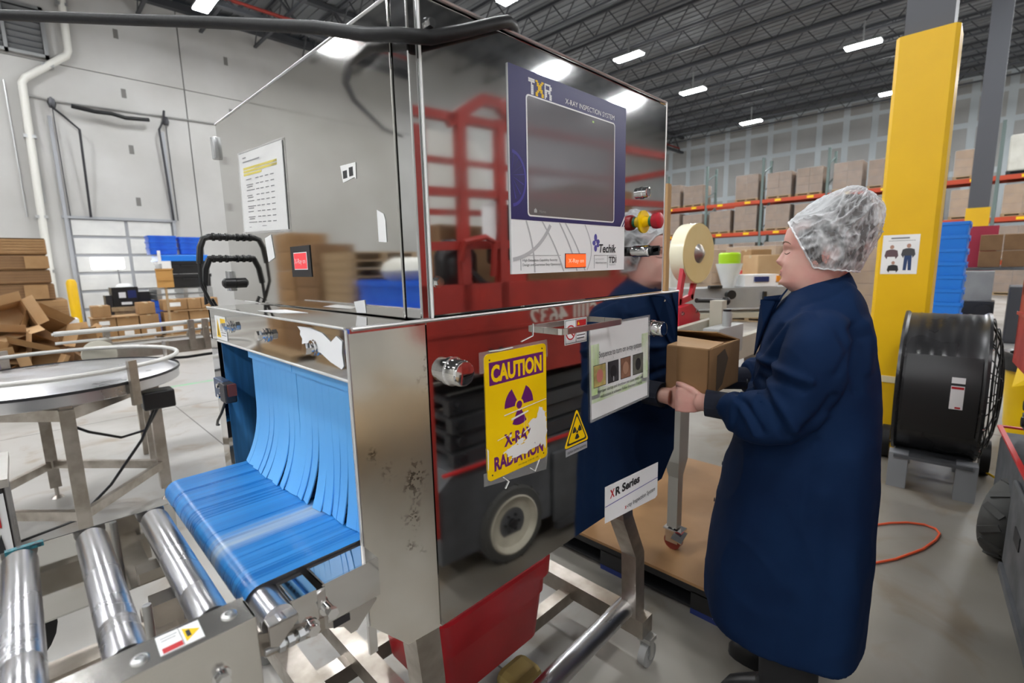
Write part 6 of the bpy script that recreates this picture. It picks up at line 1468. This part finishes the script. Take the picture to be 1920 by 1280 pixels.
creases = [  # polyline in (forward, height) on her left side, depth, width
 ([(-.003, 1.358), (-.069, 1.32), (-.101, 1.262), (-.075, 1.208)], -.008, .011), ([(.12, 1.196), (.106, 1.203), (.044, 1.203), (-.015, 1.185)], .013, .011), ([(.10, 1.178), (.05, 1.180), (.0, 1.168)], -.009, .012),
 ([(-.003, 1.355), (.04, 1.317), (.065, 1.277), (.094, 1.204)], .010, .012), ([(.02, 1.352), (.065, 1.305), (.09, 1.25)], -.007, .010), ([(-.111, 1.314), (-.126, 1.283), (-.114, 1.215), (-.125, 1.15)], -.014, .014), ([(-.14, 1.32), (-.155, 1.27), (-.15, 1.2)], .008, .014),
 ([(.160, 1.125), (.146, 1.12), (.106, 1.079), (.084, 1.045)], -.010, .009), ([(.150, 1.10), (.12, 1.068), (.10, 1.03)], .008, .009), ([(.11, 1.15), (.089, 1.144), (.044, 1.08), (.029, 1.04)], -.011, .011), ([(.075, 1.155), (.03, 1.10), (.01, 1.06)], .009, .011), ([(-.014, 1.055), (-.048, 1.095), (-.069, 1.142)], -.009, .012), ([(.02, 1.0), (-.03, 1.03), (-.06, 1.08)], .007, .012),
 ([(.019, 1.366), (-.054, 1.389), (-.088, 1.411)], -.004, .006), ([(.056, 1.309), (.094, 1.259), (.144, 1.125), (.17, .98)], -.006, .008), ([(-.04, 1.0), (-.02, .8), (.0, .55), (.02, .34)], -.006, .016), ([(.10, .9), (.13, .65), (.15, .38)], .008, .03), ([(-.13, .95), (-.14, .7), (-.13, .4)], .007, .03), ([(-.07, .85), (-.06, .6), (-.05, .36)], .006, .025)]
def seg_d(p, a, b_):
    ax, ay = a; bx_, by = b_; dx, dy = bx_-ax, by-ay
    t = max(0, min(1, ((p[0]-ax)*dx+(p[1]-ay)*dy)/(dx*dx+dy*dy)))
    return math.hypot(p[0]-ax-dx*t, p[1]-ay-dy*t), t
def cloth(co):
    q = Vector((co.x*3.0, co.y*3.0, co.z*1.1))
    r = .006*mnoise.noise(q*1.6+Vector((1.3, 7, 2)))
    f1 = 1-abs(mnoise.noise(Vector((co.x*5+co.z*3, co.y*6, co.z*2.2-co.y*2))*1.1))*2.2
    r += .004*max(0, f1)**3+.0016*mnoise.noise(co*16)
    if co.x < -.02:
        p = (co.y, co.z)
        for pl, amp, w_ in creases:
            d = min(seg_d(p, a, b_)[0] for a, b_ in zip(pl, pl[1:]))
            if d < w_*3: r += amp*math.exp(-(d/w_)**2)
    return r
coat = remesh('coat', C_, .0062, [coat_m], P_, 4, cloth)
# cuffs, collar, lapel, buttons
for s in (-1, 1):
    hx = .205 if s < 0 else .165
    mb = MB(); R = []
    for i in range(12):
        t = i/11; p = Vector((s*(hx+.026), .158, 1.069)).lerp(Vector((s*(hx-.002), .250, 1.066)), t)
        R.append([(p.x+(.041+.0015*math.sin(k*9+1))*math.cos(2*PI*k/40)*(.86 if True else 1), p.y, p.z+(.0405+.0012*(k % 2))*math.sin(2*PI*k/40)) for k in range(40)])
    R.append([(q[0]*.0+ (s*(hx-.002))+(q[0]-s*(hx-.002))*.82, q[1]-.002, 1.066+(q[2]-1.066)*.82) for q in R[-1]])
    mb.loft(R); lobj('cuff', mb, cuff_m, P_)
def collar():
    m = MB(); R = []
    n = 40
    for k in range(n+1):
        t = k/n; a = -2.55+5.1*t                     # back at 0
        dx, dy = math.sin(a), -math.cos(a)
        fz = max(0, (abs(a)-1.2)/1.35)
        ri = .068+.012*fz; ro = ri+.030+.016*fz
        c = Vector((0, -.032, 0))
        zt = 1.462-.075*fz-.026*abs(math.sin(a)); zb = 1.412-.060*fz-.020*abs(math.sin(a))
        p_in = c+Vector((dx*ri, dy*ri*(.84 if dy < 0 else .95), zt-.012)); p_top = c+Vector((dx*(ri+.006), dy*(ri+.006)*(.84 if dy < 0 else .95), zt)); p_out = c+Vector((dx*ro, dy*ro*(.90 if dy < 0 else 1.0), zb)); p_und = c+Vector((dx*(ro-.006), dy*(ro-.006)*(.90 if dy < 0 else 1.0), zb-.003)); p_low = c+Vector((dx*ri, dy*ri*(.84 if dy < 0 else .95), zb+.004))
        R.append([p_in, p_top, (p_top+p_out)/2+Vector((0, 0, .004)), p_out, p_und, p_low])
    m.loft(R); return m
lobj('collar', collar(), coat_m, P_)
for s in (-1, 1):
    mb = MB()
    A = [(s*.045, .055, 1.405), (s*.085, .072, 1.378), (s*.066, .123, 1.372), (s*.030, .128, 1.330), (s*.012, .126, 1.262), (s*.010, .138, 1.19), (s*.020, .118, 1.29), (s*.030, .085, 1.36)]
    mb.prism(A, (-s*.0, .003, .004)); mb.prism([(s*.030, .128, 1.330), (s*.066, .123, 1.372), (s*.088, .085, 1.372), (s*.075, .112, 1.30), (s*.04, .132, 1.21), (s*.010, .138, 1.19)], (0, .003, .002)); lobj('lapel', mb, coat_m, P_)
mb = MB(); mb.lathe([(.0065, 0), (.0065, .002), (.004, .003), (.003, .0015), (0, .0015)], (-.062, .122, 1.362), Vector((-1, .2, .1)), 16); lobj('snap_button', mb, chrome, P_)
mb = MB()
for z in (1.10, .95, .80, .66): mb.lathe([(.007, 0), (.007, .003), (0, .003)], (.0, lerp_rows(rows, z)[1]+.004, z), (0, 1, 0), 12)
lobj('front_snap', mb, darkmetal, P_)
T_ = MB()
for s in (-1, 1): T_.tube([(s*.105, -.01, .60), (s*.105, .0, .45), (s*.105, -.015, .25), (s*.105, -.02, .11)], [.115, .095, .085, .085], 20)
lobj('trousers', T_, trouser, P_)
for s in (-1, 1):
    mb = MB(); mb.loft([[(s*.105+w_*math.cos(2*PI*k/20), -.02+yc+l_*math.sin(2*PI*k/20), z) for k in range(20)] for w_, l_, yc, z in ((.062, .075, .0, .16), (.060, .085, .01, .11), (.056, .13, .05, .07), (.058, .145, .055, .035), (.058, .147, .055, .0))]); sh = lobj('boot', mb, black_p, P_)
    if s < 0:
        mb = MB(); mb.prism([(s*.105-.0605, -.03, .115), (s*.105-.0605, .03, .115), (s*.105-.0605, .0, .155)], (-.005, 0, 0)); lobj('boot_emblem', mb, yellow, sh)
# ------------------------------------------------------------------ carton in her hands
bx = Vector((-.155, .205, 1.082))
t = thing('carton', 'brown carton with loosely folded open flaps held by the worker at the machine outlet', 'box', WMX[P_] @ Vector((-.03, .385, 1.082)), prz-.23)
w, l, h, th = .25, .34, .146, .004
mb = MB(); mb.bb(-w/2, w/2, -l/2, l/2, 0, th)
for x in (-w/2, w/2-th): mb.bb(x, x+th, -l/2, l/2, 0, h)
for y in (-l/2, l/2-th): mb.bb(-w/2, w/2, y, y+th, 0, h)
lobj('carton_body', mb, mat('held carton', (.30, .165, .072), .7, col2=(.24, .125, .052), nscale=5), t)
hm = mat('held flap', (.42, .255, .125), .7)
def flap(pts, th_=(0, 0, .004)):
    mb = MB(); mb.prism(pts, th_); lobj('flap', mb, hm, t)
flap([(-w/2, -l/2+.002, h), (-w/2, l/2, h), (-w/2+.12, l/2, h+.022), (-w/2+.12, -l/2+.004, h+.005)])
flap([(w/2, -l/2, h), (w/2, l/2, h), (w/2-.12, l/2-.01, h+.028), (w/2-.12, -l/2+.03, h+.036)])
flap([(-w/2+.01, l/2, h), (w/2-.01, l/2, h), (w/2-.02, l/2-.10, h-.012), (-w/2+.02, l/2-.10, h-.012)])
flap([(-w/2+.02, -l/2, h), (w/2-.01, -l/2, h), (w/2-.02, -l/2+.10, h-.015), (-w/2+.02, -l/2+.10, h-.015)])
mb = MB(); mb.prism([(w/2-.19, -l/2-.0006, .0), (w/2-.14, -l/2-.0006, .02), (w/2-.10, -l/2-.0006, .10), (w/2-.13, -l/2-.0006, .135), (w/2-.19, -l/2-.0006, .12)], (0, -.0004, 0)); lobj('dark_smear', mb, mat('smear', (.085, .055, .035), .7), t)
# ------------------------------------------------------------------ scissor lift beside the camera
yaw = math.atan2(.16, 1.69)
t = thing('scissor_lift', 'red and grey scissor lift with white hub wheels parked at the right edge', 'lift', (1.62, -.28, 0), yaw)
LW = .80
mb = MB(); mb.prism([(-.42, -.02, .14), (-.42, -.02, .50), (-.34, -.02, .56), (1.98, -.02, .56), (2.06, -.02, .50), (2.06, -.02, .14)], (0, -LW+.04, 0)); lobj('chassis', mb, greypaint, t)
mb = MB(); mb.bb(.28, 1.42, -.018, .0, .10, .50, .01); mb.bb(.30, 1.40, -.02, .012, .06, .10); lobj('side_door', mb, greypaint, t)
for x in (.56, 1.16):
    mb = MB(); mb.bb(x-.06, x+.06, .0, .004, .30, .36); lobj('door_slot', mb, ink, t)
mb = MB(); mb.bar((-.40, -.01, .575), (2.04, -.01, .575), .02, .010); mb.bar((2.04, -.01, .575), (2.04, -LW, .575), .02, .010); lobj('red_trim', mb, mat('trim red', (.62, .03, .03), .4), t)
tyre = mat('grey tyre', (.075, .075, .072), .7, bump=.1, bscale=40); hub = mat('ivory hub', (.70, .66, .54), .5, col2=(.58, .54, .44), nscale=14)
for x in (0, 1.69):
    for y in (0, -LW):
        s_ = 1 if y == 0 else -1
        mb = MB(); mb.lathe([(.13, -.105), (.185, -.11), (.2, -.09), (.2, -.015), (.19, .0), (.15, .004), (.148, -.03), (.0, -.04)], (x, y, .2), (0, s_, 0), 36, cap=False)
        for k in range(14):
            a = 2*PI*k/14; mb.box((x+.2*math.cos(a), y-s_*.052, .2+.2*math.sin(a)), (.012, .085, .03), Matrix.Rotation(-a, 3, 'Y') @ Matrix.Rotation(.5 if k % 2 else -.5, 3, 'X'))
        w_ = lobj('wheel', mb, tyre, t)
        mb = MB(); mb.lathe([(.155, .004), (.147, .008), (.138, .0), (.125, -.016), (.06, -.022), (.0, -.022)], (x, y, .2), (0, s_, 0), 32, cap=False); lobj('wheel_hub', mb, hub, w_)
        mb = MB(); mb.cyl((x, y-s_*.024, .2), (x, y-s_*.004, .2), .026, seg=12)
        for k in range(6): mb.cyl((x+.045*math.cos(k*PI/3), y-s_*.024, .2+.045*math.sin(k*PI/3)), (x+.045*math.cos(k*PI/3), y-s_*.014, .2+.045*math.sin(k*PI/3)), .008, seg=6)
        nt_ = lobj('wheel_nut', mb, darkmetal, w_)
        if x > 1 and y == 0:      # front wheel steered
            w_.matrix_local = Matrix.Translation((x, y-.05, 0)) @ Matrix.Rotation(math.radians(-28), 4, 'Z') @ Matrix.Translation((-x, -y+.05, 0))
mb = MB(); mb.bar((-.46, -.01, .30), (-.46, -.01, 1.12), .03, .05); lobj('end_post', mb, redpaint, t)
# scissor stack
arm = mat('arm grey', (.05, .052, .056), .45, col2=(.035, .036, .04), nscale=4)
for k in range(4):
    z = .59+k*.085
    for y in (-.10, -LW+.10):
        mb = MB(); mb.bar((-.30, y-.02*(k % 2), z), (1.95, y-.02*(k % 2), z+.06), .05, .07); lobj('scissor_arm', mb, arm, t)
mb = MB()
for k in range(4): mb.cyl((.82, -.06, .62+k*.085), (.82, -LW+.06, .62+k*.085), .03, seg=12); mb.cyl((-.25, -.06, .60+k*.085), (-.25, -LW+.06, .60+k*.085), .025, seg=10); mb.cyl((1.85, -.06, .66+k*.085), (1.85, -LW+.06, .66+k*.085), .025, seg=10)
lobj('pivot_pin', mb, darkmetal, t)
# platform
mb = MB(); mb.prism([(-.50, .0, 1.12), (-.50, .0, 1.42), (1.86, .0, 1.42), (1.86, .0, .96), (.1, .0, .96), (-.40, .0, 1.05)], (0, -.03, 0)); lobj('platform_side', mb, redpaint, t)
mb = MB(); mb.prism([(-.50, -LW, 1.12), (-.50, -LW, 1.42), (1.86, -LW, 1.42), (1.86, -LW, .96), (.1, -LW, .96), (-.40, -LW, 1.05)], (0, .03, 0)); lobj('platform_side', mb, redpaint, t)
mb = MB(); mb.bb(-.48, 1.84, -LW+.03, -.03, 1.10, 1.14); lobj('platform_deck', mb, darkmetal, t)
mb = MB(); mb.bb(-.50, -.47, -LW, 0, 1.10, 1.28); mb.bb(1.83, 1.86, -LW, 0, 1.0, 1.42); lobj('toe_board', mb, redpaint, t)
mb = MB(); mb.bb(-.5, 1.86, .0, .008, 1.20, 1.215); lobj('side_rib', mb, redpaint, t)
for x in (.30, .36):
    for z in (1.06, 1.11):
        mb = MB(); mb.cyl((x-.72+.3, 0, z), (x-.72+.3, .006, z), .012, seg=10); lobj('bolt', mb, darkmetal, t)
sv = WMX[t]; WMX[t] = Matrix()
o = text('lettering', 'SJIII 4632', (.62, .004, 1.20), (-1, 0, 0), (0, 0, 1), .125, mat('stencil white', (.62, .55, .50), .6), t, width=.50, bold=.02, thick=.002); WMX[t] = sv
rails = [2.14, 1.86, 1.64]
for x in (-.44, -.24, -.03, .80, 1.82):
    for y in (-.02, -LW+.02):
        if x == -.03 and y < -.1: continue
        mb = MB(); mb.bb(x-.022, x+.022, y-.02, y+.02, 1.3, 2.13 if x > -.4 else 2.05); lobj('rail_post', mb, redpaint, t)
for z in rails:
    for y in (-.02, -LW+.02):
        mb = MB(); mb.bar((-.46, y, z-.06 if z < 2 else z-.04), (1.82, y, z), .03, .036); lobj('guard_rail', mb, redpaint, t)
    mb = MB(); mb.bar((1.82, -.02, z), (1.82, -LW+.02, z), .035, .04); lobj('guard_rail', mb, redpaint, t)
mb = MB(); mb.bar((-.30, -.02, 2.08), (-.12, -.02, 2.20), .03, .045); mb.bar((-.12, -.02, 2.20), (-.02, -.02, 2.20), .03, .045); mb.bar((-.02, -.02, 2.20), (.10, -.02, 2.12), .04, .06); lobj('gate_arch', mb, redpaint, t)
mb = MB(); mb.tube([(-.27, .0, 1.52), (-.27, .03, 1.60), (-.16, .03, 1.62), (-.10, .02, 1.60), (-.10, 0, 1.45)], .014, 8); mb.bb(-.06, .12, -.04, -.02, 1.4, 1.52); lobj('gate_latch', mb, redpaint, t)
mb = MB(); mb.bb(-.02, .14, -.16, -.05, 1.50, 1.78, .02); mb.ball((-.22, -.12, 1.50), .11, 10, (1, .8, 1.3)); mb.tube([(.02, -.1, 1.5), (.05, -.05, 1.35), (-.15, -.02, 1.42), (-.3, -.1, 1.6)], .02, 8); lobj('control_box', mb, black_p, t)
mb = MB(); mb.prism([(-.13, -.03, 1.60), (-.06, -.03, 1.60), (-.03, -.03, 1.79), (-.13, -.03, 1.77)], (0, .004, 0)); lobj('instruction_card', mb, paper, t)
# cartons on the platform and load beyond the lift (mirrored by the door)
closed_box('carton', 'brown carton riding on the scissor lift platform', 1.45, 1.9, -.90, -.58, 1.141, 1.70, cardboard_d, False, None)
closed_box('carton', 'second carton on the scissor lift platform behind the rail', 2.3, 2.9, -.80, -.40, 1.141, 1.95, cardboard_d, False, None)
t2 = thing('storage_tank', 'big white round tank standing beyond the scissor lift', 'tank', (3.3, -3.9, 0))
mb = MB(); mb.lathe([(0, .1), (1.1, .1), (1.15, .2), (1.15, 2.7), (1.05, 2.86), (.3, 2.97), (0, 2.98)], (3.3, -3.9, 0), (0, 0, 1), 40); obj('tank_body', mb, mat('tank white', (.62, .60, .55), .5), t2)
mb = MB(); mb.bb(2.2, 4.4, -5.0, -2.8, 0, .1); obj('tank_base', mb, wood, t2)
for i, (x, y) in enumerate(((5.4, -3.2), (6.7, -3.2), (8.0, -3.2))):
    load((x, y, 0), 1.1, 1.1, 2.1, 'brown wrapped pallet load beyond the scissor lift, %s along' % ORD[i], cardboard_d, 'pallet loads beyond the lift', 5)
for i in range(3): pallet((1.45, -2.2, i*.125), 'wooden pallet on the floor beyond the scissor lift, %s up' % ORD[i], 1.2, 1.0, wood, 'pallets beyond the lift')
